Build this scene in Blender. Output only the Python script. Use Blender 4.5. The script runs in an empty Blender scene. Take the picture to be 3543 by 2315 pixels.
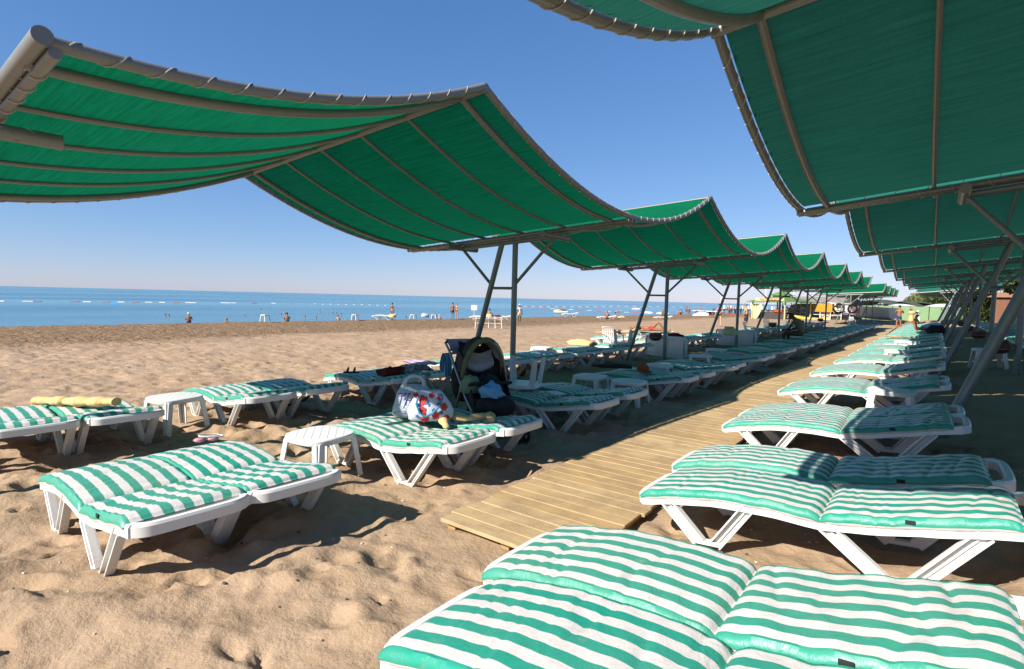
import bpy, bmesh, math, random
import numpy as np
from mathutils import Vector, Matrix
random.seed(7); rng = np.random.default_rng(11)
S = bpy.context.scene
COL = S.collection
R = math.radians
PI = math.pi

# ---------------------------------------------------------------- camera
CAM_H = 1.75
AX = Vector((0.79079, 0.05939, -0.60920)); AY = Vector((0.61162, -0.03764, 0.79026)); AZ = Vector((0.02400, -0.99753, -0.06609))
def to_world(v):                       # camera (x right, y down, z forward) -> world
    return Vector((AX.dot(v), AY.dot(v), AZ.dot(v)))
def at(px, py, z=0.0):                 # point of the plane z seen at photo pixel px, py
    d = to_world(Vector(((px-1771.5)/1900.0, (py-1157.5)/1900.0, 1.0)))
    t = (z-CAM_H)/d.z
    return Vector((d.x*t, d.y*t, z))
def at_y(px, py, Y):                   # point at depth Y along the walkway
    d = to_world(Vector(((px-1771.5)/1900.0, (py-1157.5)/1900.0, 1.0)))
    t = Y/d.y
    return Vector((d.x*t, Y, CAM_H+d.z*t))
cam = bpy.data.cameras.new('camera'); camo = bpy.data.objects.new('camera', cam); COL.objects.link(camo)
r_, u_, b_ = to_world(Vector((1,0,0))), to_world(Vector((0,-1,0))), to_world(Vector((0,0,-1)))
camo.matrix_world = Matrix(((r_.x,u_.x,b_.x,0),(r_.y,u_.y,b_.y,0),(r_.z,u_.z,b_.z,CAM_H),(0,0,0,1)))
cam.sensor_width = 36; cam.lens = 1900/3543*36; cam.clip_start = 0.05; cam.clip_end = 40000
S.camera = camo
# ---------------------------------------------------------------- sky, sun, exposure
SUN_SH = Vector((0.32, 1.38, -1.0))    # where one metre of height throws its shadow
sd = -SUN_SH.normalized()              # towards the sun
W = bpy.data.worlds.new('World'); S.world = W; W.use_nodes = True
nt = W.node_tree
bg = nt.nodes['Background']
sky = nt.nodes.new('ShaderNodeTexSky'); sky.sky_type = 'NISHITA'; sky.sun_disc = False
sky.sun_elevation = math.asin(sd.z); sky.sun_rotation = math.atan2(sd.x, sd.y)
sky.altitude = 0; sky.air_density = 0.9; sky.dust_density = 0.15; sky.ozone_density = 5.0
sp = nt.nodes.new('ShaderNodeSeparateColor'); cbn = nt.nodes.new('ShaderNodeCombineColor'); nt.links.new(sky.outputs[0], sp.inputs[0])
for ch, (gma, k) in enumerate(((0.94, 0.675), (0.715, 1.00), (0.565, 1.667))):          # one grade for the whole sky
    pw_ = nt.nodes.new('ShaderNodeMath'); pw_.operation = 'POWER'; pw_.inputs[1].default_value = gma
    ml_ = nt.nodes.new('ShaderNodeMath'); ml_.operation = 'MULTIPLY'; ml_.inputs[1].default_value = k
    nt.links.new(sp.outputs[ch], pw_.inputs[0]); nt.links.new(pw_.outputs[0], ml_.inputs[0]); nt.links.new(ml_.outputs[0], cbn.inputs[ch])
nt.links.new(cbn.outputs[0], bg.inputs[0]); bg.inputs[1].default_value = 0.08
sun = bpy.data.lights.new('sun', 'SUN'); sun.energy = 5.0; sun.angle = R(0.5); sun.color = (1.0, 0.93, 0.82)
suno = bpy.data.objects.new('sun', sun); COL.objects.link(suno)
suno.rotation_euler = (-sd).to_track_quat('-Z', 'Y').to_euler(); suno.location = (0, 0, 30)
S.view_settings.view_transform = 'Standard'; S.view_settings.look = 'None'
S.view_settings.gamma = 1; S.view_settings.use_curve_mapping = False; S.view_settings.exposure = 1.15
S.render.engine = 'CYCLES'

# ---------------------------------------------------------------- materials
KA = 0.68
def mat(name, col=(0.5,0.5,0.5), rough=0.6, metal=0.0, spec=0.5):
    col = tuple(x*KA for x in col)
    m = bpy.data.materials.new(name); m.use_nodes = True
    p = m.node_tree.nodes['Principled BSDF']
    p.inputs['Base Color'].default_value = (*col, 1); p.inputs['Roughness'].default_value = rough
    p.inputs['Metallic'].default_value = metal; p.inputs['Specular IOR Level'].default_value = spec
    return m
class NB:
    """small node-building helper"""
    def __init__(s, m): s.t = m.node_tree; s.p = s.t.nodes.get('Principled BSDF')
    def n(s, typ, **kw):
        o = s.t.nodes.new(typ)
        for k, v in kw.items(): setattr(o, k, v)
        return o
    def l(s, a, b): s.t.links.new(a, b)
    def val(s, sock, v):
        if isinstance(v, (int, float, tuple)): sock.default_value = v
        else: s.l(v, sock)
    def coord(s, kind='Object', scale=(1,1,1), loc=(0,0,0)):
        c = s.n('ShaderNodeTexCoord'); m = s.n('ShaderNodeMapping')
        m.inputs['Scale'].default_value = scale; m.inputs['Location'].default_value = loc
        s.l(c.outputs[kind], m.inputs['Vector']); return m.outputs[0]
    def pos(s, scale=(1,1,1)):
        c = s.n('ShaderNodeNewGeometry'); m = s.n('ShaderNodeMapping'); m.inputs['Scale'].default_value = scale
        s.l(c.outputs['Position'], m.inputs['Vector']); return m.outputs[0]
    def noise(s, vec, scale=5, detail=4, rough=0.55, dist=0.0):
        o = s.n('ShaderNodeTexNoise'); s.l(vec, o.inputs['Vector'])
        o.inputs['Scale'].default_value = scale; o.inputs['Detail'].default_value = detail
        o.inputs['Roughness'].default_value = rough; o.inputs['Distortion'].default_value = dist
        return o.outputs[0]
    def math(s, op, a, b=0.0, c=0.0, clamp=False):
        o = s.n('ShaderNodeMath', operation=op); o.use_clamp = clamp
        s.val(o.inputs[0], a); s.val(o.inputs[1], b)
        if op in ('MULTIPLY_ADD',): s.val(o.inputs[2], c)
        return o.outputs[0]
    def ramp(s, fac, lo, hi):      # linear step lo..hi, clamped
        o = s.n('ShaderNodeMapRange'); s.val(o.inputs['Value'], fac)
        o.inputs['From Min'].default_value = lo; o.inputs['From Max'].default_value = hi
        return o.outputs[0]
    def mix(s, fac, a, b):
        o = s.n('ShaderNodeMix', data_type='RGBA'); s.val(o.inputs[0], fac)
        for i, v in ((6, a), (7, b)):
            if isinstance(v, tuple): o.inputs[i].default_value = (*v, 1) if len(v) == 3 else v
            else: s.l(v, o.inputs[i])
        return o.outputs[2]
    def bump(s, h, strength=0.5, dist=0.01, prev=None):
        o = s.n('ShaderNodeBump'); o.inputs['Strength'].default_value = strength; o.inputs['Distance'].default_value = dist
        s.l(h, o.inputs['Height'])
        if prev is not None: s.l(prev, o.inputs['Normal'])
        return o.outputs[0]
    def sep(s, vec):
        o = s.n('ShaderNodeSeparateXYZ'); s.l(vec, o.inputs[0]); return o.outputs
    def rand(s): return s.n('ShaderNodeObjectInfo').outputs['Random']
    def base(s, c): s.l(c, s.p.inputs['Base Color'])
    def normal(s, n): s.l(n, s.p.inputs['Normal'])
    def rough(s, r): s.l(r, s.p.inputs['Roughness'])
M = {}
# sand
m = M['sand'] = mat('sand', rough=0.95, spec=0.15); b = NB(m)
p1 = b.pos(); xyz = b.sep(p1)
big = b.noise(p1, 0.35, 4); med = b.noise(p1, 3.0, 5, 0.6); grain = b.noise(p1, 260, 2, 0.7); fleck = b.noise(p1, 60, 2, 0.6)
c = b.mix(b.ramp(big, 0.3, 0.7), (0.285, 0.198, 0.126), (0.325, 0.234, 0.158))
c = b.mix(b.math('MULTIPLY', b.ramp(med, 0.45, 0.75), 0.35), c, (0.186, 0.1147, 0.062))
c = b.mix(b.math('MULTIPLY', b.ramp(grain, 0.5, 0.72), 0.40), c, (0.3348, 0.248, 0.1736))
c = b.mix(b.math('MULTIPLY', b.ramp(fleck, 0.66, 0.72), 0.55), c, (0.0868, 0.0527, 0.0279))
edge = b.noise(b.pos((0.25, 0.04, 1)), 1.0, 3)
xx = b.math('MULTIPLY_ADD', edge, 6.0, xyz[0])
damp = b.ramp(xx, -19.0, -23.5)                  # darker raked strip along the water
clod = b.noise(b.pos((1.0, 1.0, 1.0)), 2.6, 5, 0.7)
c = b.mix(b.math('MULTIPLY', damp, b.ramp(clod, 0.35, 0.75)), c, (0.085, 0.051, 0.026))
c = b.mix(b.math('MULTIPLY', damp, 0.55), c, (0.205, 0.130, 0.070))
b.base(c)
dune = b.noise(b.pos((1.0, 1.3, 1)), 2.2, 3, 0.5)
hmid = b.math('MULTIPLY', b.ramp(dune, 0.35, 0.7), b.ramp(b.math('ABSOLUTE', b.math('ADD', xyz[0], 3.0)), 5.0, 12.0))
n1 = b.bump(hmid, 0.4, 0.08)
n2 = b.bump(b.math('MULTIPLY', clod, damp), 1.0, 0.30, n1)
n3 = b.bump(b.noise(p1, 22, 5, 0.65), 0.6, 0.026, n2)
n4 = b.bump(grain, 0.5, 0.004, n3)
b.normal(n4)
# sea
m = M['sea'] = mat('sea', (0.012, 0.11, 0.27), 0.22, 0, 0.5); b = NB(m)
m.node_tree.nodes['Principled BSDF'].inputs['IOR'].default_value = 1.33
pw = b.pos((0.035, 0.011, 1)); band = b.noise(pw, 1.0, 4, 0.6)
far = b.ramp(b.sep(b.pos())[0], -140.0, -900.0)
near = b.ramp(b.sep(b.pos())[0], -120.0, -50.0)
str_ = b.noise(b.pos((0.012, 0.0025, 1)), 1.0, 5, 0.65)
c = b.mix(b.ramp(band, 0.3, 0.7), (0.020, 0.105, 0.185), (0.075, 0.205, 0.275))
c = b.mix(b.math('MULTIPLY', b.ramp(str_, 0.42, 0.62), 0.55), c, (0.16, 0.295, 0.36))
c = b.mix(b.math('MULTIPLY', near, 0.45), c, (0.012, 0.10, 0.19))
b.base(c)
w1 = b.noise(b.pos((0.5, 0.28, 1)), 1.0, 6, 0.65); w2 = b.noise(b.pos((3, 1.7, 1)), 1.0, 4, 0.6)
b.normal(b.bump(w2, 0.5, 0.12, b.bump(w1, 0.8, 0.6)))
# white plastic
m = M['plastic'] = mat('white_plastic', (0.80, 0.80, 0.78), 0.38); b = NB(m)
o = b.coord('Object'); d1 = b.noise(o, 6, 5, 0.65); d2 = b.noise(o, 45, 3, 0.6)
z = b.sep(b.pos())[2]
low = b.math('MULTIPLY', b.ramp(z, 0.16, 0.0), b.ramp(d2, 0.35, 0.6))
c = b.mix(b.math('MULTIPLY', b.ramp(d1, 0.55, 0.8), 0.22), (0.5904, 0.5904, 0.576), (0.432, 0.396, 0.3312))
c = b.mix(b.math('MULTIPLY', low, 0.6), c, (0.324, 0.2232, 0.1296))
b.base(c); b.rough(b.math('MULTIPLY_ADD', d1, 0.25, 0.28)); b.normal(b.bump(d2, 0.12, 0.003))
# striped cushion: u along, v = metres round the cross-section
def cushion_mat(name, green, white, seed):
    m = mat(name, rough=0.5, spec=0.4); b = NB(m)
    uv = b.coord('UV'); s = b.sep(uv)
    wob = b.noise(b.coord('UV', (4, 1.2, 1), (seed, 0, 0)), 3.0, 2)
    v = b.math('MULTIPLY_ADD', b.math('SUBTRACT', wob, 0.5), 0.006, s[1])
    st = b.math('PINGPONG', b.math('ADD', v, 0.058), 0.058)
    fac = b.ramp(st, 0.0282, 0.0298)
    rd = b.rand()
    ob = b.n('ShaderNodeVectorMath', operation='ADD'); b.l(b.coord('Object'), ob.inputs[0])
    cb = b.n('ShaderNodeCombineXYZ'); b.l(b.math('MULTIPLY', rd, 37.0), cb.inputs[0]); b.l(b.math('MULTIPLY', rd, 11.0), cb.inputs[1]); b.l(cb.outputs[0], ob.inputs[1])
    fade = b.noise(ob.outputs[0], 2.2, 4, 0.6); dirt = b.noise(ob.outputs[0], 3.4, 7, 0.7)
    g = b.mix(b.math('MULTIPLY', b.ramp(fade, 0.35, 0.75), 0.6), green, tuple(x*0.7+0.05 for x in green))
    w = b.mix(b.ramp(fade, 0.3, 0.8), white, tuple(x*0.88 for x in white))
    c = b.mix(fac, w, g)
    sandy = b.math('MULTIPLY', b.ramp(dirt, 0.60, 0.72), 0.42)
    c = b.mix(sandy, c, (0.32, 0.225, 0.13))
    weave = b.n('ShaderNodeTexWave'); weave.wave_type = 'BANDS'; weave.bands_direction = 'X'; weave.inputs['Scale'].default_value = 190; weave.inputs['Distortion'].default_value = 1.0
    b.l(b.coord('UV'), weave.inputs['Vector'])
    c = b.mix(b.math('MULTIPLY', weave.outputs[1], 0.10), c, (0.24, 0.28, 0.27))
    b.base(c)
    cr = b.noise(b.coord('Object', (9, 2.2, 4), (seed, 3, 0)), 1.0, 5, 0.62, 0.6)
    crease = b.noise(b.coord('Object', (5, 5, 5), (0, seed, 0)), 1.5, 4, 0.7, 1.5)
    b.normal(b.bump(crease, 0.22, 0.02, b.bump(cr, 0.35, 0.03)))
    b.rough(b.math('MULTIPLY_ADD', fade, 0.3, 0.3))
    return m
M['cushion'] = cushion_mat('striped_cushion', (0.002, 0.225, 0.155), (0.53, 0.50, 0.485), 0.0)
M['cushion_faded'] = cushion_mat('faded_striped_cushion', (0.022, 0.235, 0.16), (0.54, 0.515, 0.50), 5.0)
# canopy net: woven, lets light through
def net_mat(name, dark, lite, hole, tint, trans):
    m = mat(name); b = NB(m); nt2 = m.node_tree
    uv = b.coord('UV', (1, 1, 1))
    streak = b.noise(b.coord('UV', (1.2, 26, 1)), 1.0, 4, 0.7); fine = b.noise(b.coord('UV', (40, 260, 1)), 1.0, 2, 0.6); patch = b.noise(uv, 0.5, 3)
    c = b.mix(b.ramp(streak, 0.3, 0.72), dark, lite)
    c = b.mix(b.math('MULTIPLY', b.ramp(fine, 0.45, 0.7), 0.45), c, hole)
    c = b.mix(b.math('MULTIPLY', b.ramp(patch, 0.5, 0.75), 0.3), c, tint)
    df = b.n('ShaderNodeBsdfDiffuse'); tr = b.n('ShaderNodeBsdfTranslucent'); mx = b.n('ShaderNodeMixShader'); mx.inputs[0].default_value = trans
    b.l(c, df.inputs[0]); b.l(c, tr.inputs[0]); b.l(df.outputs[0], mx.inputs[1]); b.l(tr.outputs[0], mx.inputs[2])
    bn = b.bump(fine, 0.3, 0.004); b.l(bn, df.inputs['Normal'])
    b.l(mx.outputs[0], nt2.nodes['Material Output'].inputs[0]); nt2.nodes.remove(nt2.nodes['Principled BSDF'])
    return m
M['canvas'] = net_mat('canopy_net', (0.003, 0.098, 0.047), (0.006, 0.180, 0.086), (0.002, 0.046, 0.025), (0.012, 0.125, 0.095), 0.36)
M['canvas_shaded'] = net_mat('shaded_canopy_net', (0.016, 0.100, 0.074), (0.026, 0.170, 0.125), (0.008, 0.052, 0.042), (0.026, 0.125, 0.112), 0.24)  # right row: shade on its underside put into greyer colour and lower translucency
# painted steel pipe
def pipe_mat(name, col, rust, metal=0.25):
    m = mat(name, col, 0.42, metal); b = NB(m); o = b.pos()
    d = b.noise(o, 7, 6, 0.7); f = b.noise(o, 55, 3, 0.6)
    c = b.mix(b.math('MULTIPLY', b.ramp(f, 0.4, 0.7), 0.3), col, tuple(x*0.7 for x in col))
    c = b.mix(b.ramp(d, 0.64, 0.70), c, rust)
    b.base(c); b.normal(b.bump(f, 0.15, 0.003)); b.rough(b.math('MULTIPLY_ADD', d, 0.4, 0.22)); return m
M['pipe'] = pipe_mat('canopy_pipe', (0.19, 0.187, 0.172), (0.15, 0.10, 0.07))
M['post'] = pipe_mat('post_pipe', (0.14, 0.172, 0.165), (0.12, 0.085, 0.06))
M['cord'] = mat('cord', (0.48, 0.44, 0.36), 0.9)
# wood
m = M['plank'] = mat('plank_wood', rough=0.75, spec=0.25); b = NB(m)
rd = b.rand(); cb = b.n('ShaderNodeCombineXYZ'); b.l(b.math('MULTIPLY', rd, 53.0), cb.inputs[1])
vv = b.n('ShaderNodeVectorMath', operation='ADD'); b.l(b.coord('Object', (2.2, 34, 20)), vv.inputs[0]); b.l(cb.outputs[0], vv.inputs[1])
gr = b.noise(vv.outputs[0], 1.0, 5, 0.6, 0.5); ps = b.noise(b.pos(), 3.2, 6, 0.7); ps2 = b.noise(b.pos(), 90, 2)
c = b.mix(b.ramp(gr, 0.3, 0.75), (0.385, 0.268, 0.132), (0.275, 0.183, 0.085))
c = b.mix(b.math('MULTIPLY', rd, 0.45), c, (0.4224, 0.3366, 0.2112))
c = b.mix(b.math('MULTIPLY', b.ramp(ps, 0.44, 0.62), b.math('MULTIPLY_ADD', b.ramp(ps2, 0.35, 0.65), 0.6, 0.4)), c, (0.2376, 0.1617, 0.0957))
b.base(c); b.normal(b.bump(ps2, 0.3, 0.003, b.bump(gr, 0.4, 0.004)))
M['beam'] = mat('beam_wood', (0.40, 0.26, 0.11), 0.8)
def noisy(name, c1, c2, scale=6, rough=0.8, bump=0.2, dist=0.01, spec=0.3):
    m = mat(name, c1, rough, 0, spec); b = NB(m); o = b.coord('Object')
    n = b.noise(o, scale, 5, 0.65); b.base(b.mix(b.ramp(n, 0.35, 0.68), tuple(x*KA for x in c1), tuple(x*KA for x in c2))); b.normal(b.bump(n, bump, dist)); return m
M['clay'] = noisy('clay', (0.16, 0.055, 0.03), (0.10, 0.035, 0.02), 9, 0.6)
M['black'] = noisy('black_fabric', (0.012, 0.012, 0.014), (0.03, 0.03, 0.033), 14, 0.75, 0.5, 0.01)
M['rubber'] = mat('rubber', (0.02, 0.02, 0.02), 0.7)
M['grey_metal'] = mat('grey_metal', (0.38, 0.40, 0.40), 0.35, 0.6)
M['olive'] = noisy('olive_trim', (0.12, 0.13, 0.06), (0.16, 0.17, 0.09), 12)
M['sage'] = noisy('sage_fabric', (0.25, 0.33, 0.18), (0.20, 0.27, 0.14), 10)
M['pale_grey'] = noisy('pale_grey_fabric', (0.55, 0.57, 0.58), (0.42, 0.44, 0.46), 7, 0.8, 0.6, 0.02)
M['lilac'] = noisy('lilac_cloth', (0.42, 0.40, 0.55), (0.22, 0.26, 0.42), 10, 0.85, 0.7, 0.02)
M['lilac2'] = noisy('pale_lilac_towel', (0.66, 0.50, 0.68), (0.58, 0.44, 0.62), 10, 0.9, 0.4)
M['skyblue'] = noisy('light_blue_cloth', (0.14, 0.40, 0.70), (0.30, 0.60, 0.78), 9, 0.85, 0.6, 0.02)
M['blue'] = noisy('blue_towel', (0.02, 0.22, 0.60), (0.05, 0.35, 0.70), 9, 0.9, 0.6, 0.02)
M['towel'] = noisy('yellow_towel', (0.80, 0.58, 0.28), (0.70, 0.48, 0.20), 40, 0.95, 0.8, 0.01)
M['maroon'] = noisy('dark_red_cloth', (0.20, 0.012, 0.012), (0.11, 0.01, 0.01), 12, 0.9, 0.8, 0.02)
M['pattern'] = noisy('black_white_cloth', (0.02, 0.02, 0.03), (0.62, 0.64, 0.70), 18, 0.9, 0.4, 0.01)
M['orange'] = noisy('orange_cloth', (0.50, 0.09, 0.025), (0.38, 0.06, 0.02), 12, 0.9, 0.5)
M['pink'] = mat('pink_rubber', (0.62, 0.28, 0.34), 0.5); M['white'] = mat('white_paint', (0.78, 0.78, 0.77), 0.45)
M['bag'] = noisy('plastic_bag', (0.42, 0.54, 0.60), (0.58, 0.68, 0.72), 12, 0.3, 1.0, 0.03, 0.6)
M['bag'].node_tree.nodes['Principled BSDF'].inputs['Transmission Weight'].default_value = 0.12
M['violet'] = mat('violet_print', (0.07, 0.025, 0.24), 0.4)
M['red'] = mat('red_paint', (0.72, 0.06, 0.03), 0.45); M['yellow'] = mat('yellow_paint', (0.62, 0.43, 0.05), 0.5)
M['paleyellow'] = mat('pale_yellow_paint', (0.60, 0.58, 0.32), 0.6); M['gold'] = noisy('gold_banner', (0.58, 0.34, 0.03), (0.42, 0.23, 0.02), 8)
M['tote'] = mat('tote_cloth', (0.58, 0.64, 0.72), 0.75); M['flower_red'] = mat('flower_red', (0.58, 0.03, 0.03), 0.7); M['flower_dark'] = mat('flower_dark', (0.10, 0.02, 0.03), 0.7)
M['flower_blue'] = mat('flower_blue', (0.05, 0.16, 0.35), 0.7); M['handle_blue'] = mat('handle_blue', (0.02, 0.22, 0.42), 0.6)
M['fence'] = noisy('green_fence', (0.20, 0.34, 0.17), (0.26, 0.40, 0.21), 1.2, 0.8)
M['sail'] = noisy('grey_green_sail', (0.06, 0.075, 0.055), (0.09, 0.10, 0.08), 1.0, 0.8)
M['greenroof'] = noisy('green_roof', (0.10, 0.22, 0.05), (0.15, 0.28, 0.08), 4)
M['greyroof'] = noisy('grey_tarpaulin', (0.24, 0.22, 0.20), (0.30, 0.28, 0.25), 1.5)
M['hut'] = noisy('brown_boards', (0.20, 0.075, 0.045), (0.27, 0.11, 0.065), 7); M['hutroof'] = noisy('brown_shingle', (0.28, 0.14, 0.09), (0.34, 0.18, 0.12), 8)
M['darkwood'] = noisy('dark_timber', (0.06, 0.045, 0.04), (0.10, 0.08, 0.065), 3)
M['leaf'] = noisy('leaf', (0.05, 0.085, 0.02), (0.10, 0.13, 0.035), 0.8, 0.7); M['cane'] = noisy('cane_leaf', (0.16, 0.17, 0.05), (0.09, 0.12, 0.03), 1.2, 0.7)
M['bark'] = noisy('bark', (0.10, 0.07, 0.05), (0.16, 0.12, 0.08), 8)
M['shell'] = mat('shell', (0.66, 0.60, 0.52), 0.6); M['stone'] = mat('dark_pebble', (0.08, 0.06, 0.05), 0.8)
M['paper'] = mat('paper_print', (0.45, 0.50, 0.60), 0.4); M['twig'] = mat('twig', (0.13, 0.08, 0.05), 0.9)
for k, c in dict(skin=(0.46,0.235,0.14), skin_pale=(0.58,0.34,0.23), skin_dark=(0.11,0.055,0.035), tan=(0.36,0.155,0.075)).items(): M[k] = noisy(k, c, tuple(x*0.88 for x in c), 9, 0.55, 0.05)
for k, c in dict(hair=(0.02,0.014,0.01), fairhair=(0.24,0.15,0.07), navy=(0.03,0.035,0.12), blackwear=(0.012,0.012,0.014), whitewear=(0.72,0.72,0.70), orangewear=(0.66,0.27,0.03), redcap=(0.50,0.03,0.02), khaki=(0.17,0.17,0.09), slate=(0.05,0.06,0.10), peach=(0.78,0.50,0.25), brownwear=(0.10,0.05,0.03)).items(): M[k] = mat(k, c, 0.8)

# ---------------------------------------------------------------- mesh helpers
class MB:
    def __init__(s): s.v = []; s.f = []; s.mi = []; s.uv = None
    def add(s, verts, faces, mi=0):
        o = len(s.v); s.v += [tuple(v) for v in verts]; s.f += [tuple(i+o for i in f) for f in faces]; s.mi += [mi]*len(faces)
        return s
    def box(s, c, d, rot=None, ch=0.0, mi=0):
        """box of size d centred at c, corners chamfered by ch"""
        hx, hy, hz = d[0]/2, d[1]/2, d[2]/2
        ch = min(ch, hx*0.9, hy*0.9, hz*0.9)
        if ch <= 0:
            vs = [(x*hx, y*hy, z*hz) for z in (-1,1) for y in (-1,1) for x in (-1,1)]
            fs = [(0,2,3,1),(4,5,7,6),(0,1,5,4),(2,6,7,3),(0,4,6,2),(1,3,7,5)]
        else:
            vs = []; idx = {}
            for z in (-1,1):
                for y in (-1,1):
                    for x in (-1,1):
                        for a, p in enumerate(((x*hx, y*(hy-ch), z*(hz-ch)), (x*(hx-ch), y*hy, z*(hz-ch)), (x*(hx-ch), y*(hy-ch), z*hz))):
                            idx[(x,y,z,a)] = len(vs); vs.append(p)
            g = lambda x,y,z,a: idx[(x,y,z,a)]
            fs = []
            for q in (-1,1):
                fs.append([g(q,-1,-1,0),g(q,1,-1,0),g(q,1,1,0),g(q,-1,1,0)][::q])
                fs.append([g(-1,q,-1,1),g(1,q,-1,1),g(1,q,1,1),g(-1,q,1,1)][::-q])
                fs.append([g(-1,-1,q,2),g(1,-1,q,2),g(1,1,q,2),g(-1,1,q,2)][::q])
            for y in (-1,1):
                for z in (-1,1): fs.append([g(-1,y,z,1),g(1,y,z,1),g(1,y,z,2),g(-1,y,z,2)][::(-y*z)])
            for x in (-1,1):
                for z in (-1,1): fs.append([g(x,-1,z,0),g(x,1,z,0),g(x,1,z,2),g(x,-1,z,2)][::(x*z)])
            for x in (-1,1):
                for y in (-1,1): fs.append([g(x,y,-1,0),g(x,y,1,0),g(x,y,1,1),g(x,y,-1,1)][::(-x*y)])
            for x in (-1,1):
                for y in (-1,1):
                    for z in (-1,1): fs.append([g(x,y,z,0),g(x,y,z,1),g(x,y,z,2)][::(x*y*z)])
        mt = Matrix.Translation(Vector(c)) @ (rot.to_4x4() if rot is not None else Matrix.Identity(4))
        return s.add([mt @ Vector(v) for v in vs], fs, mi)
    def beam(s, a, b, w, h, ch=0.0, up=(0,0,1), mi=0):
        """rectangular bar from a to b, w across, h along 'up'"""
        a, b = Vector(a), Vector(b); x = (b-a).normalized(); u = Vector(up); y = u.cross(x).normalized(); z = x.cross(y)
        return s.box((a+b)/2, ((b-a).length, w, h), Matrix((x, y, z)).transposed(), ch, mi)
    def tube(s, pts, r, seg=8, cap=True, closed=False, mi=0):
        pts = [Vector(p) for p in pts]; n = len(pts); rr = r if isinstance(r, (list, tuple)) else [r]*n
        vs = []; fs = []; prev = None
        for i, p in enumerate(pts):
            if closed: t = (pts[(i+1) % n]-pts[i-1])
            else: t = pts[min(i+1, n-1)]-pts[max(i-1, 0)]
            t.normalize()
            if prev is None:
                a = Vector((0,0,1)) if abs(t.z) < 0.9 else Vector((1,0,0)); nrm = a.cross(t).normalized()
            else:
                nrm = prev - t*prev.dot(t)
                nrm = nrm.normalized() if nrm.length > 1e-6 else Vector((1,0,0)).cross(t).normalized()
            prev = nrm; bn = t.cross(nrm)
            for k in range(seg):
                a = 2*PI*k/seg; vs.append(p+(nrm*math.cos(a)+bn*math.sin(a))*rr[i])
        for i in range(n if closed else n-1):
            j = (i+1) % n
            for k in range(seg):
                k2 = (k+1) % seg; fs.append((i*seg+k, i*seg+k2, j*seg+k2, j*seg+k))
        if cap and not closed: fs += [tuple(range(seg))[::-1], tuple((n-1)*seg+k for k in range(seg))]
        return s.add(vs, fs, mi)
    def lathe(s, prof, seg=16, c=(0,0,0), mi=0, axis='z', cap=True):
        vs = []; fs = []
        for (r, z) in prof:
            for k in range(seg):
                a = 2*PI*k/seg; p = (r*math.cos(a), r*math.sin(a), z)
                if axis == 'x': p = (p[2], p[0], p[1])
                if axis == 'y': p = (p[1], p[2], p[0])
                vs.append(Vector(c)+Vector(p))
        for i in range(len(prof)-1):
            for k in range(seg):
                k2 = (k+1) % seg; fs.append((i*seg+k, i*seg+k2, (i+1)*seg+k2, (i+1)*seg+k))
        if cap: fs += [tuple(range(seg))[::-1], tuple((len(prof)-1)*seg+k for k in range(seg))]
        return s.add(vs, fs, mi)
    def grid(s, fn, nu, nv, mi=0, uvfn=None):
        """open sheet fn(u,v), u,v in 0..1"""
        o = len(s.v)
        vs = [fn(i/nu, j/nv) for j in range(nv+1) for i in range(nu+1)]
        fs = [(j*(nu+1)+i, j*(nu+1)+i+1, (j+1)*(nu+1)+i+1, (j+1)*(nu+1)+i) for j in range(nv) for i in range(nu)]
        s.add(vs, fs, mi)
        if uvfn:
            if s.uv is None: s.uv = {}
            for j in range(nv+1):
                for i in range(nu+1): s.uv[o+j*(nu+1)+i] = uvfn(i/nu, j/nv)
        return s
    def ball(s, c, r, seg=12, rings=8, mi=0, rot=None):
        r = r if isinstance(r, tuple) else (r, r, r); vs = []; fs = []
        for i in range(rings+1):
            th = PI*i/rings
            for k in range(seg):
                a = 2*PI*k/seg; p = Vector((r[0]*math.sin(th)*math.cos(a), r[1]*math.sin(th)*math.sin(a), r[2]*math.cos(th)))
                if rot is not None: p = rot @ p
                vs.append(Vector(c)+p)
        for i in range(rings):
            for k in range(seg):
                k2 = (k+1) % seg; fs.append((i*seg+k, (i+1)*seg+k, (i+1)*seg+k2, i*seg+k2))
        return s.add(vs, fs, mi)
    def mesh(s, name, mats, smooth=True, ang=0.7, weld=False):
        me = bpy.data.meshes.new(name); me.from_pydata(s.v, [], s.f)
        for mm in (mats if isinstance(mats, (list, tuple)) else [mats]): me.materials.append(mm)
        me.polygons.foreach_set('material_index', s.mi)
        if s.uv:
            l = me.uv_layers.new(name='UVMap'); idx = np.empty(len(me.loops), dtype=np.int32); me.loops.foreach_get('vertex_index', idx)
            tab = np.zeros((len(s.v), 2)); ks = np.array(list(s.uv.keys())); tab[ks] = np.array(list(s.uv.values()))
            l.data.foreach_set('uv', tab[idx].astype(np.float32).ravel())
        if smooth:
            me.polygons.foreach_set('use_smooth', [True]*len(s.f)); me.set_sharp_from_angle(angle=ang)
        me.update(); return me
    def build(s, name, mats, parent=None, **k):
        o = bpy.data.objects.new(name, s.mesh(name, mats, **k)); COL.objects.link(o)
        if parent is not None: o.parent = parent
        return o
USED = {}
def tag(o, label, cat, group=None, kind=None):
    o['label'] = label; o['category'] = cat
    if group: o['group'] = group
    if kind: o['kind'] = kind
    return o
def thing(name, label, cat, loc=(0,0,0), rz=0.0, group=None, scale=(1,1,1)):
    o = bpy.data.objects.new(name, None); COL.objects.link(o); o.empty_display_size = 0.2
    o.location = loc; o.rotation_euler = (0, 0, rz); o.scale = scale
    return tag(o, label, cat, group)
def part(name, me, parent, loc=(0,0,0), rot=(0,0,0)):
    o = bpy.data.objects.new(name, me)
    if name in ('lacing_cord', 'far_planks'): o['kind'] = 'stuff'
    COL.objects.link(o); o.parent = parent; o.location = loc; o.rotation_euler = rot; return o
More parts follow.
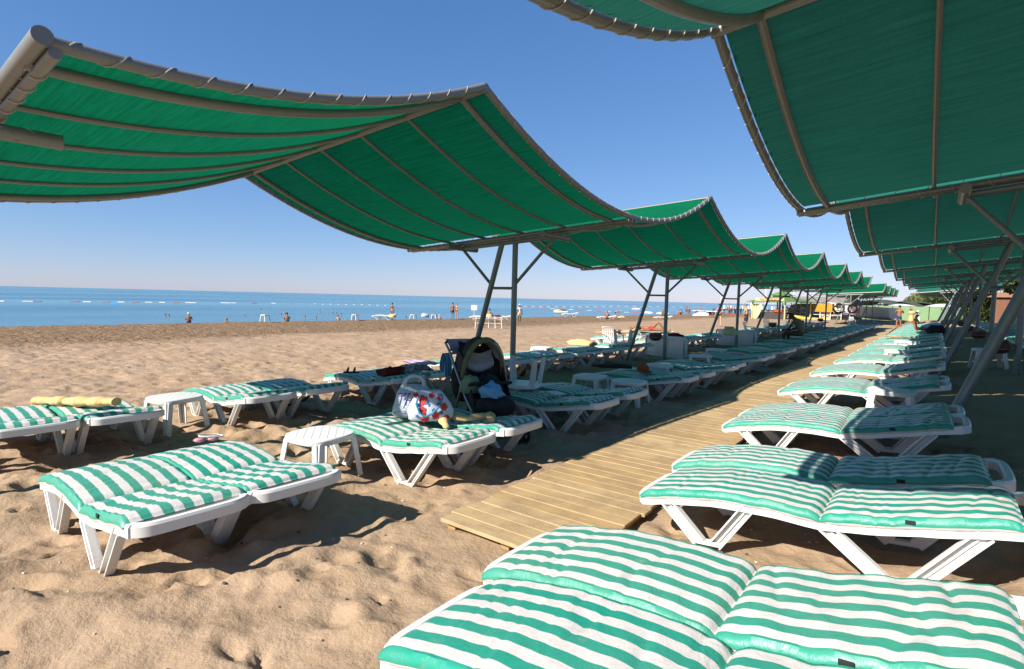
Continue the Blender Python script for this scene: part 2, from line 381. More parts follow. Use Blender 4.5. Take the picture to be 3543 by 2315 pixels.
CH = {}
def dup(root, label=None, loc=None, rz=None, scale=None, group=None, rot=None):
    c = root.copy(); COL.objects.link(c)
    for ch in list(root.children):
        k = ch.copy(); COL.objects.link(k); k.parent = c
        for g in list(ch.children):
            q = g.copy(); COL.objects.link(q); q.parent = k
    if label: c['label'] = label
    if loc is not None: c.location = loc
    if rz is not None: c.rotation_euler = (0, 0, rz)
    if rot is not None: c.rotation_euler = rot
    if scale is not None: c.scale = scale
    if group: c['group'] = group
    return c
ORD = ['nearest','second','third','fourth','fifth','sixth','seventh','eighth','ninth','tenth','eleventh','twelfth','thirteenth','fourteenth','fifteenth','sixteenth','seventeenth','eighteenth','nineteenth','twentieth']
ORD += ['twenty-'+w for w in ['first']+ORD[1:9]] + ['thirtieth'] + ['thirty-'+w for w in ['first']+ORD[1:9]] + ['fortieth'] + ['forty-'+w for w in ['first']+ORD[1:9]] + ['fiftieth']
def text_mesh(s, size, mat_, depth=0.001, name='lettering'):
    cu = bpy.data.curves.new('t', 'FONT'); cu.body = s; cu.size = size; cu.extrude = depth; cu.align_x = 'CENTER'; cu.align_y = 'CENTER'
    o = bpy.data.objects.new('t', cu); COL.objects.link(o)
    bpy.context.view_layer.update()
    me = bpy.data.meshes.new_from_object(o.evaluated_get(bpy.context.evaluated_depsgraph_get())); me.name = name
    me.materials.clear(); me.materials.append(mat_)
    bpy.data.objects.remove(o); bpy.data.curves.remove(cu); return me

# ---------------------------------------------------------------- the ground
def vnoise(x, y, scale, seed):
    """smooth value noise on arrays"""
    r = np.random.default_rng(seed).random((256, 256))
    X = x*scale; Y = y*scale; xi = np.floor(X).astype(int); yi = np.floor(Y).astype(int); fx = X-xi; fy = Y-yi
    fx = fx*fx*fx*(fx*(fx*6-15)+10); fy = fy*fy*fy*(fy*(fy*6-15)+10)
    g = lambda a, b_: r[a % 256, b_ % 256]
    return (g(xi,yi)*(1-fx)+g(xi+1,yi)*fx)*(1-fy)+(g(xi,yi+1)*(1-fx)+g(xi+1,yi+1)*fx)*fy-0.5
def sst(a, lo, hi):
    t = np.clip((a-lo)/(hi-lo), 0, 1); return t*t*(3-2*t)
def crest_x(Y): return -43.0+np.clip((Y-7)*0.045, -2, 7)
def base_z(X, Y):
    cx = crest_x(Y)
    z = -0.62*np.clip((-8.0-X)/(-8.0-cx), 0, 1)**1.0
    z = z-1.6*sst(cx-X, 0.0, 6.0)-1.2*sst(cx-X, 6.0, 30.0)
    z = z+np.interp(X, [-3.0,-2.4,-1.75,-1.3,-0.5,0.5,1.36,3.0,6.0,20.0], [0,0.02,0.06,0.14,0.205,0.30,0.44,0.54,0.62,0.8])*sst(-Y, -400, -120)
    z = z+0.5*sst(X, 3.2, 7.5)*sst(Y, 40, 62)
    return z
def gz(x, y): return float(base_z(np.array([x]), np.array([y]))[0])
def axis(knots):
    """knots: list of (start, end, step0, step1)"""
    out = []
    for a, e, s0, s1 in knots:
        x = a; L = e-a
        while x < e-1e-6:
            out.append(x); x += s0+(s1-s0)*min(1, max(0, (x-a)/L))
    out.append(knots[-1][1]); return np.array(out)
xs = axis([(-160,-50,30,6),(-50,-44,3,0.5),(-44,-30,0.28,0.22),(-30,-10,0.22,0.06),(-10,-7,0.05,0.03),(-7,1.6,0.029,0.029),(1.6,2.4,0.03,0.05),(2.4,8,0.06,0.4),(8,60,0.5,10),(60,400,40,80)])
ys = axis([(-40,-4,8,1.2),(-4,0.2,0.5,0.06),(0.2,6.5,0.028,0.030),(6.5,8.5,0.03,0.045),(8.5,30,0.05,0.2),(30,120,0.25,1.4),(120,700,3,60)])
gx, gy = np.meshgrid(xs, ys); X = gx.ravel(); Y = gy.ravel()
Z = base_z(X, Y)
nearw = sst(X, -60, -44)*(1-0.6*sst(X, 4, 12))
Z += nearw*(0.07*vnoise(X, Y, 0.55, 1)+0.055*vnoise(X, Y, 1.6, 2)+0.042*vnoise(X, Y, 3.4, 3)+0.022*vnoise(X+5, Y, 7.0, 4))
fine_m = ((X > -12) & (X < 3) & (Y < 14)).astype(float)
Z += fine_m*(0.0085*vnoise(X, Y, 15.0, 5)+0.0035*vnoise(X, Y, 34, 6))
def worley(x, y, sc, seed):
    rr = np.random.default_rng(seed); A = rr.random((128, 128)); B = rr.random((128, 128)); X_ = x*sc; Y_ = y*sc; xi = np.floor(X_).astype(int); yi = np.floor(Y_).astype(int); d = np.full(x.shape, 9.0)
    for i in (-1, 0, 1):
        for j in (-1, 0, 1):
            a = (xi+i) % 128; c_ = (yi+j) % 128; d = np.minimum(d, (xi+i+A[a, c_]-X_)**2+(yi+j+B[a, c_]-Y_)**2)
    return d
wx = X+0.16*vnoise(X, Y, 2.0, 31)+0.05*vnoise(X, Y, 6.0, 33); wy = Y+0.16*vnoise(X, Y, 2.0, 32)+0.05*vnoise(X, Y, 6.0, 34)
msk = np.clip(0.6+1.6*vnoise(X, Y, 0.9, 35), 0.2, 1)
Z += nearw*msk*(0.044*np.minimum(worley(wx, wy*1.0, 2.4, 41), 0.7)+0.040*np.minimum(worley(wx, wy, 4.6, 42), 0.7)+0.014*np.minimum(worley(wx, wy, 9.5, 43), 0.7))*(0.35+0.65*((X > -14) & (Y < 18)))
# footprints: oval hollows with a pushed-up rim
def stamps(Zf, n, x0, x1, y0, y1, lo, hi, dep, seed):
    r = np.random.default_rng(seed)
    zz = Zf.reshape(gx.shape)
    for _ in range(n):
        cx, cy = r.uniform(x0, x1), r.uniform(y0, y1); L = r.uniform(lo, hi); Wd = L*r.uniform(0.4, 0.75); a = r.uniform(0, PI); d = dep*r.uniform(0.5, 1.3)
        i0, i1 = np.searchsorted(xs, [cx-2*L, cx+2*L]); j0, j1 = np.searchsorted(ys, [cy-2*L, cy+2*L])
        if i1-i0 < 2 or j1-j0 < 2: continue
        dx = gx[j0:j1, i0:i1]-cx; dy = gy[j0:j1, i0:i1]-cy
        u = (dx*math.cos(a)+dy*math.sin(a))/L; v = (-dx*math.sin(a)+dy*math.cos(a))/Wd
        q = u*u+v*v
        zz[j0:j1, i0:i1] += -d*np.exp(-q*1.6)+0.55*d*np.exp(-((np.sqrt(q)-1.15)**2)*7.0)*(0.6+0.4*np.sin(3*u+a))
    return zz.ravel()
Z = stamps(Z, 900, -10, 2.4, 0, 9, 0.06, 0.15, 0.036, 21)
Z = stamps(Z, 260, -10, 2.4, 0, 9, 0.16, 0.34, 0.055, 22)
Z = stamps(Z, 4200, -30, -8, 0, 45, 0.12, 0.30, 0.028, 23)
Z = stamps(Z, 3000, -44, -26, 0, 80, 0.14, 0.40, 0.050, 24)
Z = base_z(X, Y)+(Z-base_z(X, Y))*(1+0.12*sst(-X, 1.0, 2.5)*sst(X, -12, -9)*sst(-Y, -14, -7))
# level the sand under and beside the boardwalk
wk = sst(X, -3.35, -2.95)*(1-sst(X, -1.75, -1.35))*sst(Y, 2.3, 2.9)
Z = Z*(1-0.75*wk)+0.028*wk
Z -= 0.012
nx_, ny_ = len(xs), len(ys)
ii = (np.arange(ny_-1)[:, None]*nx_+np.arange(nx_-1)[None, :]).ravel()
quads = np.stack([ii, ii+1, ii+nx_+1, ii+nx_], 1).astype(np.int32)
me = bpy.data.meshes.new('sand'); me.vertices.add(len(X)); me.vertices.foreach_set('co', np.stack([X, Y, Z], 1).astype(np.float32).ravel())
me.loops.add(quads.size); me.loops.foreach_set('vertex_index', quads.ravel()); me.polygons.add(len(quads))
me.polygons.foreach_set('loop_start', np.arange(0, quads.size, 4, dtype=np.int32)); me.polygons.foreach_set('loop_total', np.full(len(quads), 4, dtype=np.int32))
me.polygons.foreach_set('use_smooth', [True]*len(quads)); me.update(); me.validate(); me.materials.append(M['sand'])
sand = bpy.data.objects.new('sand', me); COL.objects.link(sand); sand['kind'] = 'structure'; sand['label'] = 'trodden golden beach sand sloping down to the sea'
ZG = Z.reshape(gx.shape)
def sz(x, y):
    """height of the finished sand at x, y"""
    i = int(np.clip(np.searchsorted(xs, x), 1, nx_-1)); j = int(np.clip(np.searchsorted(ys, y), 1, ny_-1))
    return float(ZG[j, i])
SEA_Z = -1.6
g = MB(); g.add([(-26000,-16000,SEA_Z),(-44.5,-16000,SEA_Z),(-44.5,400,SEA_Z),(-30,700,SEA_Z),(900,26000,SEA_Z),(-26000,26000,SEA_Z)], [(0,1,2,3,4,5)])
o = g.build('sea', M['sea'], smooth=False); o['kind'] = 'structure'; o['label'] = 'calm blue sea'

# ---------------------------------------------------------------- boardwalk
walk = bpy.data.objects.new('boardwalk', None); COL.objects.link(walk); walk['kind'] = 'structure'; walk['label'] = 'sandy wooden plank boardwalk between the lounger rows'
walk.location = (-2.27, 2.86, 0); walk.rotation_euler = (0, 0, R(1.0))
pl = []
for k in range(5):
    w = 0.1445+0.0012*k; g = MB()
    g.box((0, 0, 0), (1.15, w, 0.028), None, 0.004)
    pl.append(g.mesh('plank', M['plank'], ang=0.3))
N_PL = 300; PITCH = 0.152
for k in range(N_PL):
    o = part('plank', pl[random.randrange(5)], walk, (random.uniform(-0.02, 0.02)+0.012*math.sin(k*0.4), 0.07+k*PITCH, 0.092+random.uniform(-0.0025, 0.0025)), (random.uniform(-0.010, 0.010), random.uniform(-0.003, 0.003), random.uniform(-0.006, 0.006)))
g = MB()
for k in range(N_PL, 560): g.box((random.uniform(-0.02, 0.02), 0.07+k*PITCH, 0.092), (1.15, 0.138, 0.028))
o = g.build('far_planks', M['plank'], walk, smooth=False); o['kind'] = 'stuff'
for x in (-0.50, 0.0, 0.50):
    g = MB(); g.box((x, 42.56, 0.042), (0.075, 85.0, 0.07), None, 0.004); g.build('beam', M['beam'], walk)

# ---------------------------------------------------------------- sun loungers
PROF = [(0,0.285),(0.25,0.330),(0.5,0.358),(0.8,0.352),(1.08,0.322),(1.3,0.343),(1.6,0.392),(1.85,0.438),(2.0,0.458)]
def zr(x):
    for (a, za), (b_, zb) in zip(PROF, PROF[1:]):
        if x <= b_: t = (x-a)/(b_-a); return za+(zb-za)*(t*t*(3-2*t)*0.5+t*0.5)
    return PROF[-1][1]
def rail(g, y, n=26):
    """side rail: rounded bar that follows the profile"""
    hw, hh = 0.026, 0.037; vs = []; fs = []
    sec = [(-hw,-hh),(hw,-hh),(hw,hh*0.6),(hw*0.6,hh),(-hw*0.6,hh),(-hw,hh*0.6)]
    for i in range(n+1):
        x = 2.0*i/n; z = zr(x)-hh
        for (a, c_) in sec: vs.append((x, y+a, z+c_))
    k = len(sec)
    for i in range(n):
        for j in range(k): fs.append((i*k+j, (i+1)*k+j, (i+1)*k+(j+1) % k, i*k+(j+1) % k))
    fs += [tuple(range(k)), tuple(n*k+j for j in range(k))[::-1]]
    g.add(vs, fs)
def sweep(g, pts, sec):
    """horizontal path with a fixed upright section"""
    P_ = []
    for i in range(len(pts)-1):                       # round the path off
        a, c_ = Vector(pts[i]), Vector(pts[i+1])
        if i == 0: P_.append(a)
        P_ += [a.lerp(c_, 0.25), a.lerp(c_, 0.75)]
    P_.append(Vector(pts[-1])); n = len(P_); k = len(sec); vs = []; fs = []
    for i, p in enumerate(P_):
        t = P_[min(i+1, n-1)]-P_[max(i-1, 0)]; t.z = 0; t.normalize(); nn = Vector((t.y, -t.x, 0))
        for a, c_ in sec: vs.append(p+nn*a+Vector((0, 0, c_)))
    for i in range(n-1):
        for j in range(k): fs.append((i*k+j, i*k+(j+1) % k, (i+1)*k+(j+1) % k, (i+1)*k+j))
    fs += [tuple(range(k))[::-1], tuple((n-1)*k+j for j in range(k))]
    g.add(vs, fs)
def lounger_frame():
    g = MB(); hw = 0.318
    rail(g, -hw); rail(g, hw)
    # foot and head cross rails with rounded corners
    for x0, zz, dx in ((0.0, zr(0)-0.036, -1), (2.0, zr(2)-0.036, 1)):
        pts = [(x0-dx*0.02, -hw, zz), (x0+dx*0.028, -hw+0.05, zz), (x0+dx*0.04, -hw+0.14, zz), (x0+dx*0.04, hw-0.14, zz), (x0+dx*0.028, hw-0.05, zz), (x0-dx*0.02, hw, zz)]
        sweep(g, pts, [(-0.026,-0.037),(0.026,-0.037),(0.026,0.022),(0.016,0.037),(-0.016,0.037),(-0.026,0.022)])
    # deck slats
    for i in range(17):
        x = 0.10+i*0.055
        g.box((x, 0, zr(x)-0.022), (0.038, 0.64, 0.014))
    for i in range(14):
        x = 1.10+i*0.062
        g.box((x, 0, zr(x)-0.022), (0.042, 0.64, 0.014), Matrix.Rotation(-0.14, 3, 'Y'))
    g.box((1.045, 0, zr(1.05)-0.03), (0.05, 0.66, 0.05), None, 0.01); g.box((1.105, 0, zr(1.1)-0.03), (0.03, 0.66, 0.045), None, 0.01)
    return g
def leg_mesh(side, xa, xb, xc, xd, zt1, zt2):
    """V leg: two channel struts meeting at a foot bar; side = outward direction"""
    g = MB(); y = 0.304*side; yo = side
    for xt, xbm, zt in ((xa, xb, zt1), (xd, xc, zt2)):
        a = Vector((xt, y, zt)); b_ = Vector((xbm, y, 0.0)); d = (b_-a).normalized(); e = Vector((d.z, 0, -d.x))
        g.beam(a, b_, 0.012, 0.078, 0, e)                              # web
        for q in (-1, 1): g.beam(a+e*0.034*q+Vector((0, yo*0.022, 0)), b_+e*0.034*q+Vector((0, yo*0.022, 0)), 0.05, 0.011, 0.002, e)   # flanges
        g.beam(a+Vector((0, yo*0.012, 0)), b_+Vector((0, yo*0.012, 0)), 0.022, 0.009, 0, e)      # middle rib
    g.box(((xb+xc)/2, y+yo*0.015, 0.006), (abs(xc-xb)+0.085, 0.06, 0.03), None, 0.006)
    return g
def cushion(x0, x1, seed, end_roll=True, wav=0.0025):
    """padded cushion from x0 to x1 on the deck; UV v runs round the cross-section in metres"""
    r = np.random.default_rng(seed); n = 84; hw = 0.334; th = 0.050
    top = 22; ring = []                              # cross-section: (y, z, v)
    for k in range(top+1):
        y = -hw+2*hw*k/top; ring.append((y, 1.0, y))
    def corner(sgn): return [(sgn*(hw+0.016), 0.80, sgn*(hw+0.018)), (sgn*(hw+0.024), 0.50, sgn*(hw+0.036)), (sgn*(hw+0.016), 0.18, sgn*(hw+0.055)), (sgn*(hw+0.004), 0.02, sgn*(hw+0.08))]
    ring = corner(-1)[::-1]+ring+corner(1)
    bottom = [(hw*0.6, 0.0, 0.6), (-hw*0.6, 0.0, 0.6)]
    ring += [(hw*0.5, 0.0, hw+0.09), (-hw*0.5, 0.0, -hw-0.09)]
    K = len(ring); vs = []; fs = []; uv = {}
    ph = r.uniform(0, 6, 6)
    L = x1-x0
    dips = [(r.uniform(0.08, L-0.08), r.uniform(-0.3, 0.3), r.uniform(0.08, 0.3), r.uniform(0.004, 0.010), r.uniform(-0.25, 0.25)) for _ in range(9)]
    for i in range(n+1):
        t = i/n; x = x0+L*t
        e = min(t, 1-t)*L                            # distance from nearest end
        puff = min(1.0, (e/0.055))**0.5 if e < 0.055 else 1.0
        inset = 0.012*(1-puff)
        for (y, h, v) in ring:
            yy = y*(1-inset*1.6)
            zb = zr(min(max(x, 0), 2.0))-0.012
            f = h*th
            crown = 0.008*(1-(y/hw)**2)*h if abs(y) < hw else 0
            wv = wav*h*(math.sin(9*x/L*1.3+ph[0]+2.0*yy)*0.5+0.6*math.sin(31*x+ph[1]+3*math.sin(5*yy+ph[2]))+0.45*math.sin(53*x+ph[3]+4*math.sin(7*yy+ph[4])))
            if h > 0.7: wv -= sum(dd*math.exp(-((x-x0-dx_-sk*(yy-dy_))/0.016)**2-((yy-dy_)/dl)**2) for dx_, dy_, dl, dd, sk in dips)
            ewv = 0.0025*math.sin(23*x+ph[5])*(1 if abs(y) > hw else 0)
            z = zb+(f+crown)*(0.30+0.70*puff)+wv*puff-(0.030*(1-h) if abs(y) > hw*0.9 else 0)
            uv[len(vs)] = (x, v+0.0005); vs.append((x, yy+(ewv if y > 0 else -ewv), z))
    for i in range(n):
        for j in range(K): fs.append((i*K+j, (i+1)*K+j, (i+1)*K+(j+1) % K, i*K+(j+1) % K))
    g = MB(); g.uv = uv
    g.add(vs, [f[::-1] for f in fs])
    # end caps: bulge out a little, closed with a strip fan
    for i, sgn in ((0, -1), (n, 1)):
        c0 = len(g.v)
        for j in range(K):
            x, y, z = vs[i*K+j]; zb = zr(min(max(x, 0), 2.0))-0.012
            g.v.append((x+sgn*0.012, y*0.97, zb+(z-zb)*0.55+0.004)); g.uv[c0+j] = (x, uv[i*K+j][1])
        F = [(i*K+j, i*K+(j+1) % K, c0+(j+1) % K, c0+j) for j in range(K)]
        F.append(tuple(c0+j for j in range(K)))
        F = [f if sgn < 0 else f[::-1] for f in F]
        g.f += [f[::-1] for f in F]; g.mi += [0]*len(F)
    return g
FRAME = lounger_frame().mesh('frame', M['plastic'], ang=0.5)
LEGS = [leg_mesh(s_, *q).mesh('leg', M['plastic'], ang=0.5) for s_ in (-1, 1) for q in ((0.155, 0.385, 0.485, 0.69, 0.285, 0.305), (1.10, 1.37, 1.50, 1.80, 0.275, 0.375))]
CUS = {k: [(cushion(-0.005, 1.08, 10*q+i).mesh('seat_cushion', M[k]), cushion(1.085, 1.935, 10*q+i+5, wav=0.0045).mesh('back_cushion', M[k])) for i in range(3)] for q, k in enumerate(('cushion', 'cushion_faded'))}
STRAP = [MB().box((1.50, sg*0.357, zr(1.5)+0.012), (0.045, 0.008, 0.026), None, 0.002).mesh('strap', M['black']) for sg in (-1, 1)]
PROTO = []
def lounger(label, loc, rz, scale, group, kind='cushion', var=0, bare=False):
    key = (kind, var, bare)
    if key in CH: return dup(CH[key], label, loc, rz, scale, group)
    t = thing('sun_lounger', label, 'sun lounger', loc, rz, group, scale)
    part('frame', FRAME, t)
    for L_ in LEGS: part('leg', L_, t)
    if not bare:
        a, c_ = CUS[kind][var]
        part('seat_cushion', a, t); bc = part('back_cushion', c_, t); [part('strap', q_, bc) for q_ in STRAP]
    CH[key] = t; return t
GR = {'L': 'loungers in the row left of the boardwalk', 'O': 'loungers in the row nearest the sea', 'R': 'loungers in the row right of the boardwalk', 'B': 'loungers behind the right-hand posts'}
SL = (0.95, 0.98, 1.0); SR = (1.02, 0.99, 0.90)
inner = [1.40, 2.09, 3.70, 4.52, 6.35, 7.25, 9.45, 10.3, 11.7, 12.5]
y = 14.3
while y < 50: inner += [y, y+0.8]; y += 2.75
special = {0: 'lit striped lounger at the front of the left row, sand on its cushion', 1: 'lit striped lounger with pink goggles at its foot, second in the left row',
           2: 'striped lounger with yellow towel on its edge, beside the white table', 3: 'striped lounger carrying the plastic bag and flowered tote, beside the stroller',
           4: 'shaded striped lounger with a magazine on it, right of the stroller', 5: 'shaded striped lounger with an upturned table on it, right of the stroller',
           6: 'shaded striped lounger carrying an orange cap and a black umbrella'}
ML = []
for i, yy in enumerate(inner):
    lab = special.get(i, f'shaded striped sun lounger, {ORD[i]} from the front in the row left of the boardwalk')
    o = lounger(lab, (-5.32+(0.12 if i > 1 else 0)+random.uniform(-0.03, 0.05)*(i > 1), yy, 0.0), R((-0.5, -0.8, 0.5, 0.5)[i] if i < 4 else random.uniform(-2, 3)), SL, GR['L'], ('cushion_faded', 'cushion')[i % 2] if i < 2 else random.choice(('cushion', 'cushion_faded')), i % 3)
    ML.append(o)
outer = [1.33, 2.05, 3.66, 4.40, 5.92, 6.66, 8.55, 9.3, 10.9, 11.65, 13.2, 13.95, 15.6]
y = 19.0
while y < 50: outer += [y, y+0.8]; y += 2.75
special = {0: 'striped sea-side lounger cut by the left edge of the frame', 1: 'striped sea-side lounger with a yellow towel rolled on it', 3: 'sea-side lounger with a black strap hanging under its backrest', 4: 'sea-side lounger with a black sandal and dark red cloth on it', 5: 'sea-side lounger with black and white clothes on it', 6: 'sea-side lounger with a lilac towel, left of the stroller'}
for i, yy in enumerate(outer):
    lab = special.get(i, f'half-shaded striped sun lounger, {ORD[i]} from the front in the row nearest the sea')
    lounger(lab, (-8.50+random.uniform(-0.04, 0.04)+(-0.2 if i > 5 else 0), yy, 0.0), R(random.uniform(-2, 2)), SL, GR['O'], random.choice(('cushion', 'cushion_faded')), (i+1) % 3)
right = [(-1.57,1.63,0.5),(-1.66,2.33,0.5),(-1.54,3.90,0),(-1.62,4.70,0.5),(-1.76,6.52,0.5),(-1.78,7.24,0.5),(-1.85,9.67,0),(-1.86,10.41,0),(-1.88,12.63,0),(-1.88,13.38,0),(-1.84,15.6,0),(-1.84,16.35,0),(-1.80,18.0,0),(-1.80,18.75,0),(-1.82,20.4,0),(-1.82,21.15,0)]
y = 23.3
while y < 52: right += [(-1.82, y, random.uniform(-1.5, 1.5)), (-1.82, y+0.75, random.uniform(-1.5, 1.5))]; y += 2.6
special = {0: 'bright striped lounger cut by the bottom edge of the frame', 1: 'bright striped lounger with faded side, second in the right row', 2: 'striped lounger with large white V legs, just past the boardwalk corner', 3: 'striped lounger pushed against the one with large V legs, half in shadow'}
for i, (x, yy, a) in enumerate(right):
    lab = special.get(i, f'sun-and-shade striped sun lounger, {ORD[i]} from the front in the row right of the boardwalk')
    o = lounger(lab, (x, yy, 0.14), R(a), SR, GR['R'], 'cushion' if i in (0, 2, 4) else ('cushion_faded' if i in (1, 3) else random.choice(('cushion', 'cushion_faded'))), (0, 1, 2, 0, 1, 2)[i % 6]); o.rotation_euler = (0, R(-4.7), R(a))
k = 0
for x in (2.0,):
    y = 12.6
    while y < 50:
        for q in (0, 0.75):
            lounger(f'teal shaded sun lounger, {ORD[k]} from the front in the row behind the right posts', (x, y+q, 0.50), R(random.uniform(-2, 3)), (1.04, 1.02, 1), GR['B'], random.choice(('cushion', 'cushion_faded')), k % 3); k += 1
        y += 2.7

# ---------------------------------------------------------------- shade canopies
HP = 3.577                                                    # half pitch: valley to ridge
def arc(y): return 0.87*(abs(y)/HP)**2
def canopy(name_lab, x0, dx, w, zv, slope, posts, half_only=False, low=False):
    """one canopy: posts under a valley, net rising to a ridge on both sides (or only ahead)"""
    P = lambda u, y, dz=0.0: (dx*u, y, zv+slope*u+arc(y)+dz)
    sides = (1,) if half_only else (-1, 1)
    parts = []
    NY = 22
    tt = [HP*i/NY for i in range(NY+1)]
    for s_ in sides:
        # net
        g = MB()
        def fn(a, c_):
            y = s_*(0.075+(HP-0.075)*c_); u = 0.05+(w-0.10)*a
            sag = -0.012*abs(math.sin(PI*(u-0.32)/0.88))*math.sin(PI*c_)
            return P(u, y, sag+0.012)
        g.grid(fn, 44, 26, 0, lambda a, c_: (a*w, c_*HP*1.05+0.3*s_))
        parts.append(('net', g.mesh('net', M['canvas' if dx < 0 else 'canvas_shaded'])))
        # edge pipes and ribs
        for u, r, nm, dz in ((0.0, 0.039, 'edge_pipe', 0), (w, 0.039, 'edge_pipe', 0), (0.32, 0.036, 'rib', -0.03), (w-0.34, 0.036, 'rib', -0.03)) + tuple((0.32+(w-0.66)*q/5, 0.022, 'rib', -0.016) for q in range(1, 5)):
            g = MB(); g.tube([P(u, s_*t, dz) for t in tt], r, 12 if r > 0.03 else 8)
            parts.append((nm, g.mesh(nm, M['pipe'])))
        # valley beam of this half
        g = MB(); g.tube([P(-0.03, s_*0.06, -0.055), P(w+0.03, s_*0.06, -0.055)], 0.034, 10)
        parts.append(('valley_beam', g.mesh('valley_beam', M['pipe'])))
        # lacing
        g = MB()
        for u0, du in ((0.0, 0.07), (w, -0.07)):
            pts = []; y = 0.12; ang_ = random.uniform(0, 6); pit = 0.24
            while y < HP-0.12:
                bx, by, bz = P(u0, s_*y); pts.append((bx+0.0435*math.cos(ang_), by, bz+0.0435*math.sin(ang_)))
                ang_ += PI/5; y += pit/10*random.uniform(0.8, 1.2)
            g.tube(pts, 0.0045, 5)
            for k in range(15):
                y0 = 0.2+k*(HP-0.3)/15; a_ = Vector(P(u0+du*0.5, s_*y0, 0.02)); b2_ = Vector(P(u0+du, s_*(y0+0.05), 0.016)); g.tube([a_, b2_], 0.0045, 5)
        for k in range(18):
            u = 0.25+k*(w-0.4)/18; pts = []
            for q in range(9):
                a = q/8*2*PI*0.9; bx, by, bz = P(u+q*0.014, s_*0.06, -0.055); pts.append((bx, by-s_*0.042*math.cos(a), bz+0.042*math.sin(a)))
            pts.append(P(u+0.16, s_*0.10, 0.014)); g.tube(pts, 0.005, 5)
        parts.append(('lacing_cord', g.mesh('lacing_cord', M['cord'])))
    # ridge beam at the far side
    g = MB(); g.tube([P(-0.035, HP, -0.02), P(w+0.035, HP, -0.02)], 0.045, 12); parts.append(('ridge_beam', g.mesh('ridge_beam', M['pipe'])))
    if half_only:
        g = MB(); g.tube([P(-0.07, 0.0, 0.0), P(w+0.03, 0.0, 0.0)], 0.05, 14); parts.append(('end_beam', g.mesh('end_beam', M['pipe'])))
    # support frame
    uv_, us, us0, ua, ub = posts['vert'], posts['slant_top'], posts['slant_base'], posts['stub_a'], posts['stub_b']
    zb = lambda u: zv+slope*u-0.145
    g = MB(); g.tube([(dx*ua, 0, zb(ua)), (dx*ub, 0, zb(ub))], 0.042, 10); parts.append(('support_beam', g.mesh('support_beam', M['post'])))
    for u in (ua, ub):
        g = MB(); g.tube([(dx*u, -0.42, zb(u)+0.004), (dx*u, 0.42, zb(u)+0.004)], 0.055, 12); parts.append(('cross_stub', g.mesh('cross_stub', M['pipe'])))
    g = MB(); g.tube([(dx*uv_, 0, -0.25), (dx*uv_, 0, zb(uv_))], posts['r'], 16); parts.append(('post', g.mesh('post', M['post'])))
    g = MB(); g.tube([(dx*(us0+(us0-us)*0.09), 0, -0.25), (dx*us, 0, zb(us))], posts['r'], 16); parts.append(('post', g.mesh('post', M['post'])))
    zr_ = posts['rung_z']; sl = lambda z: us0+(us-us0)*z/zb(us)
    g = MB(); g.tube([(dx*sl(zr_), 0, zr_), (dx*uv_, 0, zr_)], 0.026, 8); parts.append(('rung', g.mesh('rung', M['post'])))
    zc = zr_+0.06
    for ufrom, uto in ((sl(zc), ub if abs(ub-us0) < abs(ua-us0) else ua), (uv_, ua if abs(ub-us0) < abs(ua-us0) else ub)):
        g = MB(); g.tube([(dx*ufrom, 0, zc), (dx*uto, 0, zb(uto))], 0.03, 8); parts.append(('brace', g.mesh('brace', M['post'])))
    return parts
def canopy_row(parts_full, parts_half, x0, ys_, lab, group, start_i=0):
    first = None
    for i, (yv, half) in enumerate(ys_):
        nm = 'shade_canopy'; l_ = f'{ORD[start_i+i]} green wavy net canopy on steel posts {lab}'
        if half:
            t = thing(nm, l_, 'shade canopy', (x0, yv, 0), 0, group)
            for n_, me_ in parts_half: part(n_, me_, t)
        elif first is None:
            t = first = thing(nm, l_, 'shade canopy', (x0, yv, 0), 0, group)
            for n_, me_ in parts_full: part(n_, me_, t)
        else: dup(first, l_, (x0, yv, 0))
PLc = dict(vert=2.29, slant_top=2.60, slant_base=3.45, stub_a=1.42, stub_b=3.60, rung_z=1.93, r=0.052)
PRc = dict(vert=2.83, slant_top=2.60, slant_base=1.515, stub_a=1.64, stub_b=3.78, rung_z=2.22, r=0.06)
YV = [0.822+7.154*k for k in range(8)]
fullL = canopy('L', -3.83, -1, 5.07, 3.05, -0.058, PLc); halfL = canopy('L', -3.83, -1, 5.07, 3.05, -0.058, PLc, True)
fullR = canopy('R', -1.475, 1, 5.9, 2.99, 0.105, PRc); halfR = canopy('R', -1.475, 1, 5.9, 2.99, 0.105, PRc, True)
canopy_row(fullL, halfL, -3.83, [(YV[0], True)]+[(v, False) for v in YV[1:7]], 'in the left row', 'left row of canopies')
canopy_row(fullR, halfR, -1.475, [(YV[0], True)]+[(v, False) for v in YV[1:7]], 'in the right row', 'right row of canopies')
canopy_row(fullL, halfL, -3.83, [(57.3+7.154*k, k == 0) for k in range(4)], 'in the far left block', 'far left block of canopies')
canopy_row(fullR, halfR, -1.475, [(57.3+7.154*k, k == 0) for k in range(4)], 'in the far right block', 'far right block of canopies')

